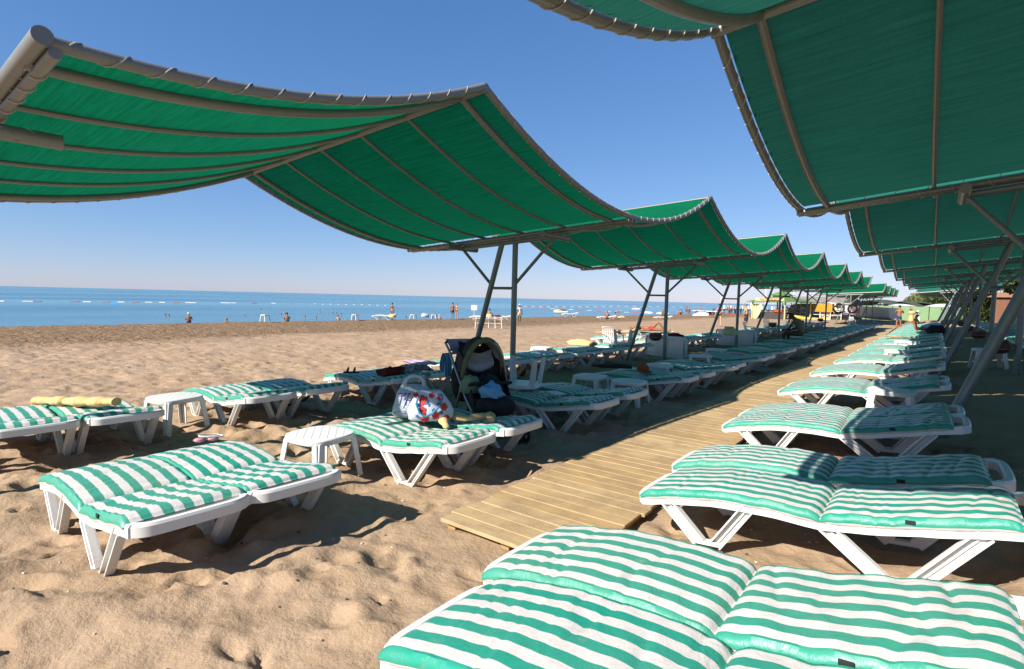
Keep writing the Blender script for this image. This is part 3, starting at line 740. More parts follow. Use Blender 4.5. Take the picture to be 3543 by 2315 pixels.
# ---------------------------------------------------------------- white side tables
def table_meshes():
    g = MB(); n = 28; ring = []
    def se(a, r):                                   # rounded square outline
        c, s_ = math.cos(a), math.sin(a); k = (abs(c)**3.2+abs(s_)**3.2)**(-1/3.2); return (r*k*c, r*k*s_)
    prof = [(0.268, 0.372), (0.275, 0.385), (0.275, 0.418), (0.268, 0.428), (0.255, 0.430)]
    vs = []; fs = []
    for r, z in prof:
        for k in range(n): x, y = se(2*PI*k/n, r); vs.append((x, y, z))
    for i in range(len(prof)-1):
        for k in range(n): fs.append((i*n+k, i*n+(k+1) % n, (i+1)*n+(k+1) % n, (i+1)*n+k))
    fs += [tuple((len(prof)-1)*n+k for k in range(n)), tuple(range(n))[::-1]]
    g.add(vs, fs)
    top = g.mesh('tabletop', M['plastic'], ang=0.6)
    g = MB()                                        # raised lattice on the top
    for q in range(-3, 4):
        L = math.sqrt(max(0.001, 0.25**2-(q*0.07)**2))*0.95+0.02
        for a in (PI/4, -PI/4): g.box((q*0.07*math.cos(a+PI/2), q*0.07*math.sin(a+PI/2), 0.4315), (2*L, 0.006, 0.0018), Matrix.Rotation(a, 3, 'Z'))
    lat = g.mesh('lattice', M['plastic'], smooth=False)
    legs = []
    for sx in (-1, 1):
        for sy in (-1, 1):
            g = MB(); a = Vector((sx*0.215, sy*0.215, 0.39)); b_ = Vector((sx*0.265, sy*0.265, 0.0)); d = (b_-a).normalized()
            g.beam(a+Vector((-sx*0.025, sy*0.018, 0)), b_+Vector((-sx*0.016, sy*0.012, 0)), 0.06, 0.014, 0.004, (0, 1, 0))
            g.beam(a+Vector((sx*0.018, -sy*0.025, 0)), b_+Vector((sx*0.012, -sy*0.016, 0)), 0.06, 0.014, 0.004, (1, 0, 0))
            g.beam(a, b_, 0.022, 0.022, 0.005, (0, 1, 0))
            legs.append(g.mesh('leg', M['plastic'], ang=0.5))
    return top, lat, legs
TT, TL, TLEG = table_meshes()
TAB = []
def table(label, loc, rz, rot=None, scale=(1, 1, 1)):
    if TAB: o = dup(TAB[0], label, loc, rz, scale)
    else:
        o = thing('side_table', label, 'side table', loc, rz, 'white plastic side tables', scale)
        tp = part('tabletop', TT, o); part('lattice', TL, tp)
        for l in TLEG: part('leg', l, o)
        TAB.append(o)
    if rot: o.rotation_euler = rot
    return o
table('white side table beside the two sunlit loungers at left', (-4.57, 2.98, 0.0), R(8))
table('white side table between the first two sea-side lounger pairs', (-7.47, 2.82, 0.0), R(10))
table('white side table turned upside down on the shaded lounger behind the stroller', (-4.85, 6.58, 0.86), 0, (PI, 0, R(20)))
table('shaded white table standing at the head of the third left lounger pair', (-3.98, 8.40, 0.0), R(5))
table('shaded white table in front of the orange cap', (-4.75, 8.45, 0.0), R(5))
table('shaded white table behind the orange cap', (-4.55, 11.0, 0.0), R(12))
table('shaded white table, farther of the two below the third post pair', (-4.9, 15.9, 0.02), R(4))
table('shaded white table, nearer of the two below the third post pair', (-4.6, 13.7, 0.02), R(14))
table('white table on the bright sand behind the stroller posts', (-8.55, 12.45, 0.0), R(10))
table('white table standing against the fourth right-hand lounger pair', at(3085, 1348, 0.64)-Vector((0, 0, 0.43)), R(0))
table('white table between right loungers, lit on its left side', (-0.75, 17.2, 0.22), R(0))
table('white table between far right loungers', (-0.8, 22.2, 0.22), R(0))
table('shaded white table behind the second right-hand slanted post', (1.0, 16.6, 0.38), R(8), None, (1.1, 1.1, 1.1))
table('white table turned upside down beside the lounger on its side', (-7.55, 15.35, 0.86), 0, (PI, 0, R(30)))
table('white table by the two bathers at the water', at(1430, 1103, -0.58), R(10))
table('white table cut by bathers legs at the water', at(1372+130, 1103, -0.58), R(30))
table('white stool alone at the water edge', at(917, 1113, -0.55), R(15)).scale = (1.0, 1.0, 1.3)
table('white stool farther along the water edge', at(1228, 1108, -0.55), R(25)).scale = (0.9, 0.9, 1.2)

# ---------------------------------------------------------------- cloths, bags and small things
def lump(size, seed, mat_, name='cloth', seg=20, rings=12, rug=0.25, flat=0.35):
    """crumpled soft shape standing on z = 0"""
    r = np.random.default_rng(seed); ph = r.uniform(0, 6.28, 12); g = MB(); g.ball((0, 0, 0), 1.0, seg, rings)
    out = []
    for x, y, z in g.v:
        f = 1+rug*(0.4*math.sin(3*x+ph[0]+2*y)+0.35*math.sin(5*y+ph[1]+3*z)+0.3*math.sin(7*x-4*y+ph[2])+0.22*math.sin(11*y+6*x+ph[3]+4*z)+0.15*math.sin(17*x+9*z+ph[4]))
        zz = z*f
        out.append((x*f*size[0]/2, y*f*size[1]/2, (max(zz, -flat)+flat)*size[2]/(1+flat)))
    g.v = out; return g.mesh(name, mat_, ang=1.6)
def cloth(name, label, cat, loc, rz, size, seed, mat_, **k):
    o = bpy.data.objects.new(name, lump(size, seed, M[mat_], name, **k)); COL.objects.link(o); o.location = loc; o.rotation_euler = (0, 0, rz)
    return tag(o, label, cat)
def rolled(name, label, cat, pts, rad, mat_, seed=0, flatz=0.6):
    r = np.random.default_rng(seed); P_ = []; rr = []
    n = 28
    for i in range(n+1):
        t = i/n*(len(pts)-1); k = min(int(t), len(pts)-2); f = t-k; f = f*f*(3-2*f)*0.6+f*0.4
        P_.append(Vector(pts[k])*(1-f)+Vector(pts[k+1])*f)
        e = min(i, n-i)/n
        rr.append(rad*(0.75+0.25*min(1, e*8))*(1+0.16*math.sin(i*0.9+seed)+0.10*math.sin(i*2.3)))
    g = MB(); g.tube(P_, rr, 12)
    c0 = sum(P_, Vector())/len(P_); zmin = min(p.z for p in P_)
    g.v = [(x, y, zmin+(z-zmin)*flatz) for x, y, z in [tuple(v) for v in g.v]]
    o = g.build(name, M[mat_], ang=1.5); return tag(o, label, cat)
def sheet(name, label, cat, loc, rz, w, d, mat_, seed, drape=0.0, thick=0.012):
    r = np.random.default_rng(seed); ph = r.uniform(0, 6, 6); g = MB()
    def fz(a, c): return 0.008+0.010*math.sin(9*a+ph[0]+3*c)+0.008*math.sin(13*c+ph[1]+4*a)-drape*max(0, a-0.7)**1.2*2
    for q in (0, 1):
        g.grid(lambda a, c: ((a-0.5)*w*(1+0.06*math.sin(5*c+ph[2])), (c-0.5)*d*(1+0.06*math.sin(6*a+ph[3])), fz(a, c)+thick*q), 20, 12)
    n1 = 21*13
    for f in range(240): g.f[f] = g.f[f][::-1]
    o = g.build(name, M[mat_], ang=1.5); o.location = loc; o.rotation_euler = (0, 0, rz); return tag(o, label, cat)
def ltop(x, local_len=0.95): return zr(x)+0.075
# yellow towels
rolled('towel', 'yellow towel rolled on the sea-side lounger at left', 'towel', [(-8.15, 1.62, 0.44), (-7.85, 1.82, 0.45), (-7.55, 1.98, 0.47), (-7.3, 2.15, 0.49)], 0.085, 'towel', 1)
rolled('towel', 'yellow towel twisted over the edge of the lounger with the bags', 'towel', [at(1545, 1478, 0.44), at(1532, 1452, 0.45), at(1560, 1436, 0.46), at(1610, 1446, 0.465), at(1665, 1436, 0.48), at(1697, 1428, 0.50), at(1702, 1450, 0.49)], 0.046, 'towel', 4, 0.7)
sheet('towel', 'lilac towel spread on the sea-side lounger left of the stroller', 'towel', (-8.0, 7.45, 0.43), R(5), 0.75, 0.5, 'lilac2', 3)
sheet('towel', 'yellow towel laid on the far right lounger', 'towel', (-1.1, 26.0, 0.60), R(0), 0.9, 0.6, 'towel', 8)
sheet('towel', 'bright blue towel hanging over the end lounger of the left row', 'towel', (-3.9, 50.3, 0.50), R(0), 1.4, 0.8, 'blue', 9, 0.4)
cloth('cloth', 'yellow cloth heaped beside the white chair stack', 'cloth', (-8.45, 14.4, 0.38), R(10), (1.0, 0.5, 0.16), 12, 'towel')
cloth('cloth', 'dark red cloth hanging on the backrest of a sea-side lounger', 'cloth', (-7.05, 5.92, 0.44), R(70), (0.42, 0.34, 0.13), 5, 'maroon', rug=0.4)
cloth('cloth', 'black and white patterned clothes heaped on a sea-side lounger', 'cloth', (-7.35, 6.72, 0.42), R(20), (0.62, 0.34, 0.10), 6, 'pattern', rug=0.4)
cloth('bag', 'black bag on a far right lounger near the seated woman', 'bag', (0.0, 29.3, 0.66), R(0), (0.55, 0.42, 0.40), 17, 'black', rug=0.3, flat=0.6)
cloth('cloth', 'dark clothes on a far sea-side lounger', 'cloth', (-7.6, 19.9, 0.44), R(30), (0.6, 0.4, 0.14), 18, 'maroon', rug=0.4)
cloth('bucket_hat', 'pale straw hat on a lounger near the walking woman', 'hat', at(2525, 1160, 0.6), R(0), (0.55, 0.5, 0.3), 19, 'paleyellow', rug=0.1)
# sandal
t = thing('sandal', 'black strapped sandal on the edge of a sea-side lounger', 'sandal', (-7.72, 5.62, 0.43), R(40))
MB().box((0, 0, 0.012), (0.26, 0.09, 0.022), None, 0.008).build('sole', M['black'], t)
for k, x in enumerate((-0.07, 0.04)):
    MB().tube([(x+0.02*math.sin(a), 0.048*math.cos(a), 0.018+0.075*math.sin(a)) for a in [PI*i/10 for i in range(11)]], 0.011, 6).build('strap', M['black'], t)
# black strap under lounger b
o = MB().tube([(-7.75, 4.05, 0.36), (-7.55, 4.1, 0.20), (-7.3, 4.2, 0.13), (-7.08, 4.35, 0.22), (-6.95, 4.5, 0.40)], 0.018, 6).build('hanging_strap', M['black']); tag(o, 'black strap hanging below the sea-side lounger backrest', 'strap')
# pink goggles at the foot of the second lit lounger
t = thing('swim_goggles', 'pink and white swim goggles on the foot of a sunlit lounger', 'goggles', (-5.22, 2.22, 0.375), R(75))
g = MB(); g.ball((-0.05, 0, 0.02), (0.05, 0.035, 0.022), 12, 8); g.ball((0.06, 0, 0.02), (0.05, 0.035, 0.022), 12, 8); g.beam((-0.1, 0, 0.02), (0.1, 0, 0.02), 0.02, 0.012); g.build('mask', M['pink'], t)
MB().tube([(0.1*math.cos(a)+0.05, 0.04+0.06*math.sin(a), 0.02+0.03*math.sin(a*0.5)) for a in [2*PI*i/18 for i in range(19)]], 0.006, 6).build('strap', M['white'], t)
# magazine
t = thing('magazine', 'glossy folded magazine on the shaded lounger right of the stroller', 'magazine', (-4.15, 6.42, 0.432), R(-25))
MB().box((0, 0, 0.008), (0.30, 0.20, 0.012), None, 0.002).build('cover', M['paper'], t)
# orange cap and umbrella
t = thing('cap', 'orange cap on the teal shaded lounger behind the white table', 'cap', (-4.35, 9.75, 0.435), R(-30))
g = MB(); g.lathe([(0.115, 0.0), (0.118, 0.04), (0.10, 0.09), (0.06, 0.125), (0.01, 0.135)], 18); g.build('crown', M['orange'], t)
g = MB(); g.grid(lambda a, c: (math.cos((a-0.5)*2.0)*(0.10+0.11*c), math.sin((a-0.5)*2.0)*(0.10+0.06*c), 0.012-0.02*c), 10, 4); g.grid(lambda a, c: (math.cos((a-0.5)*2.0)*(0.10+0.11*c), math.sin((a-0.5)*2.0)*(0.10+0.06*c), 0.006-0.02*c), 10, 4); g.build('brim', M['orange'], t)
t = thing('folded_umbrella', 'black folded umbrella lying beside the orange cap', 'umbrella', (-4.85, 9.55, 0.45), R(30))
MB().tube([(-0.32, 0, 0.03), (-0.25, 0, 0.035), (0.2, 0, 0.042), (0.33, 0, 0.025)], [0.022, 0.034, 0.045, 0.03], 10).build('cover', M['black'], t)
MB().tube([(-0.42, 0, 0.03), (-0.32, 0, 0.03)], 0.014, 8).build('handle', M['black'], t)
# orange ball under lounger
o = MB().ball((0, 0, 0), 0.12, 18, 12).build('ball', M['orange']); o.location = (-7.35, 9.9, 0.11); tag(o, 'orange ball in the shade under a sea-side lounger', 'ball')

# plastic carrier bag with printed lettering
def soft_bag(levels, seed, name, mat_, n=36):
    r = np.random.default_rng(seed); ph = r.uniform(0, 6.28, 8); g = MB(); vs = []; fs = []
    for i, (z, a, b_) in enumerate(levels):
        for k in range(n):
            th = 2*PI*k/n; c, s_ = math.cos(th), math.sin(th); q = (abs(c)**2.6+abs(s_)**2.6)**(-1/2.6)
            w = 1+0.05*math.sin(5*th+ph[0]+9*z)+0.035*math.sin(9*th+ph[1]-14*z)+0.02*math.sin(15*th+22*z+ph[2])
            vs.append((a*q*c*w, b_*q*s_*w, z))
    m_ = len(levels)
    for i in range(m_-1):
        for k in range(n): fs.append((i*n+k, i*n+(k+1) % n, (i+1)*n+(k+1) % n, (i+1)*n+k))
    fs += [tuple(range(n))[::-1], tuple((m_-1)*n+k for k in range(n))]
    g.add(vs, fs); return g.mesh(name, mat_, ang=1.4)
bp = at(1432, 1440, 0.44); face = math.atan2(bp.x*-1, bp.y) ; rzb = math.atan2(-bp.x, bp.y)
t = thing('carrier_bag', 'white plastic carrier bag with violet lettering on the lounger', 'plastic bag', bp, rzb)
part('bag_body', soft_bag([(0, 0.20, 0.09), (0.03, 0.225, 0.11), (0.10, 0.222, 0.115), (0.18, 0.205, 0.10), (0.26, 0.18, 0.075), (0.31, 0.15, 0.045), (0.345, 0.13, 0.022)], 3, 'bag_body', M['bag']), t)
for yy in (-0.02, 0.02):
    g = MB(); pts = [(0.105*math.cos(a), yy, 0.335+0.11*math.sin(a)**0.8) for a in [PI*i/14 for i in range(15)]]
    g.tube(pts, [0.026-0.014*math.sin(PI*i/14) for i in range(15)], 8); g.v = [(x, yy+(y-yy)*0.35, z) for x, y, z in [tuple(v) for v in g.v]]
    g.build('handle', M['bag'], t)
tm = text_mesh('ТНК', 0.15, M['violet']); o = part('lettering', tm, t, (-0.04, -0.121, 0.185), (R(83), 0, 0)); o.scale = (0.95, 1, 1)
for v in tm.vertices: v.co.x += v.co.y*0.25
tm = text_mesh('МОТОРНЫЕ МАСЛА', 0.045, M['violet']); part('lettering', tm, t, (-0.01, -0.128, 0.065), (R(87), 0, 0))
g = MB()
for k, (x, w) in enumerate(((-0.15, 0.05), (-0.09, 0.03), (-0.05, 0.03))): g.box((x, -0.115, 0.268), (w, 0.003, 0.02))
g.build('emblem', M['violet'], t)
# flowered tote
tp = at(1500, 1447, 0.44)+Vector((0.0, -0.05, 0))
t = thing('tote_bag', 'white tote bag with red flowers and blue handles on the lounger', 'tote bag', tp, rzb+0.1)
part('bag_body', soft_bag([(0, 0.205, 0.11), (0.03, 0.235, 0.135), (0.10, 0.235, 0.14), (0.17, 0.205, 0.125), (0.24, 0.165, 0.095), (0.29, 0.13, 0.07), (0.31, 0.11, 0.05)], 8, 'bag_body', M['tote']), t)
def front_y(x, z):                                  # front surface of the tote
    lv = [(0, 0.205, 0.11), (0.03, 0.235, 0.135), (0.10, 0.235, 0.14), (0.17, 0.205, 0.125), (0.24, 0.165, 0.095), (0.29, 0.13, 0.07), (0.31, 0.11, 0.05)]
    for (z0, a0, b0), (z1, a1, b1) in zip(lv, lv[1:]):
        if z <= z1:
            f = max(0, (z-z0)/(z1-z0)); a = a0+(a1-a0)*f; b_ = b0+(b1-b0)*f; q = min(0.97, abs(x)/a); return -b_*(1-q**2.6)**(1/2.6)
    return -0.06
g = MB(); rf = random.Random(5)
def flower(x, z, r, mi, n=5):
    for k in range(n):
        a = 2*PI*k/n+x*9; px, pz = x+math.cos(a)*r*0.55, z+math.sin(a)*r*0.55; y0 = front_y(px, pz)-0.009
        g.add([(px, y0, pz)]+[(px+r*0.5*math.cos(q), front_y(px+r*0.5*math.cos(q), pz+r*0.5*math.sin(q))-0.008, pz+r*0.5*math.sin(q)) for q in [2*PI*i/8 for i in range(8)]], [(0, i+1, (i+1) % 8+1) for i in range(8)], mi)
    y0 = front_y(x, z)-0.011
    g.add([(x, y0, z)]+[(x+r*0.25*math.cos(q), y0, z+r*0.25*math.sin(q)) for q in [2*PI*i/8 for i in range(8)]], [(0, i+1, (i+1) % 8+1) for i in range(8)], 1)
for x, z, r, mi in ((-0.09, 0.225, 0.05, 0), (-0.10, 0.12, 0.045, 0), (-0.07, 0.035, 0.045, 0), (0.04, 0.06, 0.042, 0), (0.09, 0.245, 0.035, 0), (0.13, 0.15, 0.04, 0), (0.16, 0.03, 0.035, 0), (0.0, 0.27, 0.03, 0), (-0.02, 0.17, 0.02, 2), (-0.045, 0.20, 0.022, 2), (0.02, 0.12, 0.022, 2), (0.10, 0.09, 0.022, 2), (0.07, 0.18, 0.02, 2), (-0.15, 0.06, 0.02, 2), (0.12, 0.02, 0.02, 2), (-0.15, 0.18, 0.02, 2), (-0.16, 0.27, 0.03, 0)): flower(x, z, r, mi)
g.build('flower_print', [M['flower_red'], M['flower_dark'], M['flower_blue']], t, smooth=False)
MB().tube([(-0.14, -0.10, 0.265), (-0.165, -0.13, 0.19), (-0.13, -0.155, 0.10), (-0.07, -0.165, 0.062), (0.0, -0.165, 0.09), (0.07, -0.155, 0.16), (0.105, -0.12, 0.235), (0.09, -0.075, 0.275)], 0.011, 8).build('handle', M['handle_blue'], t)
MB().tube([(-0.12, 0.02, 0.28), (-0.14, 0.08, 0.2), (0.0, 0.16, 0.12), (0.12, 0.13, 0.2), (0.10, 0.03, 0.28)], 0.011, 8).build('handle', M['handle_blue'], t)
cloth('cloth', 'green cloth poking out under the carrier bag', 'cloth', at(1405, 1440, 0.42)+Vector((-0.1, 0.05, 0)), R(20), (0.25, 0.2, 0.06), 31, 'sage')

# ---------------------------------------------------------------- stroller
t = thing('stroller', 'black baby stroller with olive hood parked between the left loungers', 'stroller', (-4.60, 5.38, 0.0), R(-28), None, (1.1, 1.1, 1.1))
def hoop(x0, z0, w, h, lean, n=18): return [(x0+lean*math.sin(a), w*math.cos(a), z0+h*math.sin(a)) for a in [PI*i/n for i in range(n+1)]]
# chassis: legs from the handle down to front wheels, rear legs
for sy in (-1, 1):
    y = 0.25*sy
    MB().tube([(-0.70, y, 1.00), (-0.56, y, 0.93), (0.10, y, 0.44), (0.58, y*0.92, 0.14)], 0.016, 8).build('frame_tube', M['grey_metal'], t)
    MB().tube([(-0.05, y, 0.56), (-0.34, y, 0.12)], 0.016, 8).build('frame_tube', M['grey_metal'], t)
    MB().ball((-0.02, y*1.05, 0.52), (0.035, 0.02, 0.05), 12, 8).build('joint', M['black'], t)
    for x, r, ys_ in ((0.60, 0.10, (-0.032, 0.032)), (-0.36, 0.10, (-0.032, 0.032))):
        for dy in ys_:
            w = bpy.data.objects.new('wheel', MB().lathe([(0.072, -0.016), (0.098, -0.013), (0.104, 0), (0.098, 0.013), (0.072, 0.016)], 22, axis='y', cap=False).mesh('wheel', M['rubber'])); COL.objects.link(w); w.parent = t; w.location = (x, y+dy, 0.104)
            g = MB(); g.lathe([(0.0, -0.014), (0.024, -0.014), (0.024, 0.014), (0.0, 0.014)], 12, axis='y')
            for k in range(5):
                a = 2*PI*k/5; g.beam((0.02*math.cos(a), 0, 0.02*math.sin(a)), (0.078*math.cos(a), 0, 0.078*math.sin(a)), 0.014, 0.012)
            sp = g.build('spokes', M['grey_metal'], w)
MB().tube([(-0.70, -0.25, 1.00), (-0.75, -0.2, 1.03), (-0.75, 0.2, 1.03), (-0.70, 0.25, 1.00)], 0.018, 10).build('handlebar', M['black'], t)
MB().tube([(0.06, -0.25, 0.56), (0.26, -0.24, 0.62), (0.30, 0, 0.63), (0.26, 0.24, 0.62), (0.06, 0.25, 0.56)], 0.02, 10).build('bumper_bar', M['black'], t)
for x in (0.58, -0.34): MB().tube([(x, -0.24, 0.12), (x, 0.24, 0.12)], 0.013, 8).build('axle', M['grey_metal'], t)
# seat: tub of side panels, back and base
g = MB()
for q in (0.0, 0.02):
    g.grid(lambda a, c: ((-0.30+0.30*(1-c)+q, (a-0.5)*0.44, 0.40+0.62*c-0.04*math.cos(PI*(a-0.5)*2)*(1 if q == 0 else 1))), 10, 10)
g.build('seat_back', M['black'], t, ang=1.4)
g = MB(); g.box((0.13, 0, 0.43), (0.40, 0.44, 0.06), None, 0.02); g.box((0.36, 0, 0.36), (0.08, 0.42, 0.18), Matrix.Rotation(-0.5, 3, 'Y'), 0.02); g.build('seat_base', M['black'], t)
for sy in (-1, 1):
    g = MB(); g.add([(-0.30, sy*0.235, 0.98), (-0.02, sy*0.235, 0.86), (0.20, sy*0.235, 0.56), (0.34, sy*0.235, 0.40), (0.0, sy*0.235, 0.38), (-0.30, sy*0.22, 0.98), (-0.02, sy*0.22, 0.86), (0.20, sy*0.22, 0.56), (0.34, sy*0.22, 0.40), (0.0, sy*0.22, 0.38)], [(0, 1, 2, 3, 4), (9, 8, 7, 6, 5), (0, 5, 6, 1), (1, 6, 7, 2), (2, 7, 8, 3), (3, 8, 9, 4), (4, 9, 5, 0)]); g.build('side_panel', M['black'], t, smooth=False)
# hood: three hoops and fabric; the front hoop has the thick olive trim
hps = [(-0.34, 0.70, 0.235, 0.36, -0.10), (-0.18, 0.72, 0.245, 0.40, -0.02), (0.0, 0.66, 0.25, 0.44, 0.05)]
def hoodf(a, c):
    k = min(int(c*2), 1); f = c*2-k; A = hoop(*hps[k], 24); B = hoop(*hps[k+1], 24); i = min(int(round(a*24)), 24); return Vector(A[i])*(1-f)+Vector(B[i])*f
hd = bpy.data.objects.new('hood', MB().grid(lambda a, c: hoodf(a, c), 24, 6).mesh('hood', M['black'], ang=1.4)); COL.objects.link(hd); hd.parent = t
MB().grid(lambda a, c: hoodf(a, c)*0.97+Vector((0, 0, 0.018)), 24, 6).build('hood_lining', M['pale_grey'], hd, ang=1.4)
MB().tube(hoop(*hps[2]), 0.033, 10).build('hood_trim', M['olive'], hd)
MB().tube([Vector(p)*1.0+Vector((0.035, 0, 0.0)) for p in hoop(0.0, 0.60, 0.265, 0.50, 0.05)][:8], 0.013, 8).build('hood_rod', M['grey_metal'], hd)
MB().grid(lambda a, c: (-0.16+0.05*math.sin(6*c), (a-0.5)*0.36, 0.74+0.24*c-0.06*math.sin(PI*a)), 10, 8).build('headrest', M['pale_grey'], t, ang=1.4)
part('seat_liner', lump((0.36, 0.36, 0.26), 40, M['black'], 'seat_liner', rug=0.3), t, (0.06, 0, 0.45))
part('under_basket', lump((0.52, 0.40, 0.30), 42, M['black'], 'under_basket', rug=0.12, flat=0.7), t, (0.05, 0, 0.13))
part('rear_pouch', lump((0.26, 0.46, 0.72), 44, M['black'], 'rear_pouch', rug=0.12, flat=0.8), t, (-0.52, 0, 0.28))
fb = part('foot_bag', lump((0.32, 0.46, 0.26), 45, M['black'], 'foot_bag', rug=0.08, flat=0.8), t, (0.42, 0, 0.27))
part('footmuff', lump((0.22, 0.24, 0.2), 46, M['sage'], 'footmuff', rug=0.2), t, (0.10, -0.20, 0.50))
def onst(x, y, z): return t.matrix_basis @ Vector((x, y, z)) if False else (Matrix.Translation(t.location) @ Matrix.Rotation(R(-28), 4, 'Z')) @ (Vector((x, y, z))*1.1)
st = R(-28)
def hang(name, label, cat, loc, rz, w, h, mat_, seed, over=0.35):
    """cloth hung over a bar: front and back falls"""
    r = np.random.default_rng(seed); ph = r.uniform(0, 6, 5); g = MB()
    def f(a, c):
        s_ = (c-0.45)*(h*1.9); y = (a-0.5)*w*(1-0.25*abs(s_)/h)+0.02*math.sin(9*c+ph[0])
        rad = 0.035
        x = (rad*math.tanh(s_*9)*1.2+0.02*math.sin(14*a+ph[1])*min(1, abs(s_)*6)); z = -max(0, abs(s_)-0.02) *0.93+0.022
        return (x, y, z)
    g.grid(f, 22, 24); g.grid(lambda a, c: tuple(Vector(f(a, c))*0.97+Vector((0, 0, -0.006))), 22, 24)
    o = g.build(name, M[mat_], ang=1.5); o.location = loc; o.rotation_euler = (0, 0, rz); return tag(o, label, cat)
hang('towel', 'crumpled lilac towel hung over the stroller handle', 'towel', onst(-0.74, 0.0, 1.03), st, 0.50, 0.24, 'lilac', 3)
hang('cloth', 'light blue sun hat tied to the stroller handle', 'hat', onst(-0.66, -0.25, 0.86), st+0.6, 0.20, 0.36, 'skyblue', 6)
cloth('cloth', 'light blue and green cloth on the stroller footrest', 'cloth', onst(0.42, -0.06, 0.50), st, (0.34, 0.3, 0.14), 48, 'skyblue', rug=0.45)

# ---------------------------------------------------------------- clay ash pots in wire rings on the posts
def pot_mesh(): return MB().lathe([(0.085, 0.0), (0.14, 0.03), (0.185, 0.09), (0.19, 0.15), (0.165, 0.20), (0.168, 0.215), (0.15, 0.215), (0.145, 0.19), (0.13, 0.12), (0.02, 0.10)], 24, cap=False).mesh('pot', M['clay'])
POT = pot_mesh(); RING = MB().tube([(0.192*math.cos(a), 0.192*math.sin(a), 0.10) for a in [2*PI*i/24 for i in range(24)]], 0.010, 6, closed=True).mesh('holder_ring', M['pipe'])
ARM = MB().tube([(0.19, 0, 0.10), (0.29, 0, 0.10)], 0.012, 6).mesh('holder_arm', M['pipe'])
k = 0; pr = None
for side in ('left', 'right'):
    for i, yv in enumerate(YV[2:7]):
        x = -6.12-0.29 if side == 'left' else 1.355-0.29
        lab = f'brown clay pot in a ring on the {ORD[i]} visible vertical post of the {side} canopies'
        if pr is None:
            pr = thing('clay_pot', lab, 'pot', (x, yv, 0.62), 0, 'clay pots on the canopy posts'); part('pot', POT, pr); part('holder_ring', RING, pr); part('holder_arm', ARM, pr)
        else: dup(pr, lab, (x, yv, 0.62 if side == 'left' else 0.85), 0)

# ---------------------------------------------------------------- lounger standing on its side, chairs
def bare_lounger(label, loc, rot, scale=SL):
    o = lounger(label, loc, 0, scale, 'white loungers without cushions', bare=True); o.rotation_euler = rot; return o
bare_lounger('bare white lounger turned on its side behind the clay pot', (-7.5, 17.5, 0.32), (R(90), 0, R(-25)))
bare_lounger('bare white lounger tipped on its side behind the second clay pot', (-7.3, 24.2, 0.32), (R(90), 0, R(-20)))
def chair(label, loc, rz, tilt=0):
    if 'chair' in CH: o = dup(CH['chair'], label, loc, rz)
    else:
        o = CH['chair'] = thing('plastic_chair', label, 'chair', loc, rz, 'white plastic chairs')
        MB().box((0, 0, 0.42), (0.46, 0.44, 0.03), None, 0.01).build('seat', M['plastic'], o)
        for q in range(6): MB().beam((-0.18+q*0.072, 0.21, 0.43), (-0.20+q*0.08, 0.34, 0.88-0.02*abs(q-2.5)), 0.042, 0.012, 0.004, (0, 1, 0)).build('back_slat', M['plastic'], o)
        MB().beam((-0.22, 0.34, 0.87), (0.22, 0.34, 0.87), 0.03, 0.05, 0.01).build('top_rail', M['plastic'], o)
        for sx in (-1, 1):
            MB().beam((sx*0.25, -0.2, 0.64), (sx*0.24, 0.28, 0.68), 0.05, 0.025, 0.008).build('armrest', M['plastic'], o)
            for sy in (-1, 1): MB().beam((sx*0.23, sy*0.2, 0.64 if sy < 0 else 0.45), (sx*0.26, sy*0.25, 0), 0.035, 0.035, 0.006, (0, 1, 0)).build('leg', M['plastic'], o)
    if tilt: o.rotation_euler = (tilt, 0, rz)
    return o
chair('white plastic chair standing behind the third canopy posts', (-8.2, 16.0, 0), R(60))
chair('white slatted chair in the far left row, left of the lifebuoy', (-7.3, 33.0, 0.1), R(150))
chair('white slatted chair in front of the far fence', (-5.4, 52.0, 0.0), R(170))
chair('second white slatted chair by the far left loungers', (-6.9, 36.5, 0.1), R(200))
chair('white chair half hidden behind the seated dark man', (-6.9, 27.5, 0.0), R(120))
# ---------------------------------------------------------------- people
SK_ST = dict(pelvis=((0,0,0.95),0.125), waist=((0,0.0,1.08),0.11), chest=((0,0.01,1.27),0.135), neck=((0,0.015,1.47),0.052), jaw=((0,-0.005,1.56),0.072), crown=((0,0.0,1.67),0.082), nose=((0,-0.10,1.60),0.014),
  shL=((0.17,0.01,1.41),0.058), elL=((0.225,0.03,1.13),0.040), wrL=((0.245,-0.04,0.90),0.027), paL=((0.245,-0.06,0.84),0.026), shR=((-0.17,0.01,1.41),0.058), elR=((-0.225,0.03,1.13),0.040), wrR=((-0.245,-0.04,0.90),0.027), paR=((-0.245,-0.06,0.84),0.026),
  hiL=((0.095,0,0.86),0.092), knL=((0.10,-0.015,0.49),0.058), anL=((0.105,0.03,0.085),0.038), toL=((0.115,-0.13,0.03),0.032), hiR=((-0.095,0,0.86),0.092), knR=((-0.10,-0.015,0.49),0.058), anR=((-0.105,0.03,0.085),0.038), toR=((-0.115,-0.13,0.03),0.032))
SK_E = [('pelvis','waist'),('waist','chest'),('chest','neck'),('neck','jaw'),('jaw','crown'),('jaw','nose')]+[e for q in 'LR' for e in (('chest','sh'+q),('sh'+q,'el'+q),('el'+q,'wr'+q),('wr'+q,'pa'+q),('pelvis','hi'+q),('hi'+q,'kn'+q),('kn'+q,'an'+q),('an'+q,'to'+q))]
def pz(**k): return k
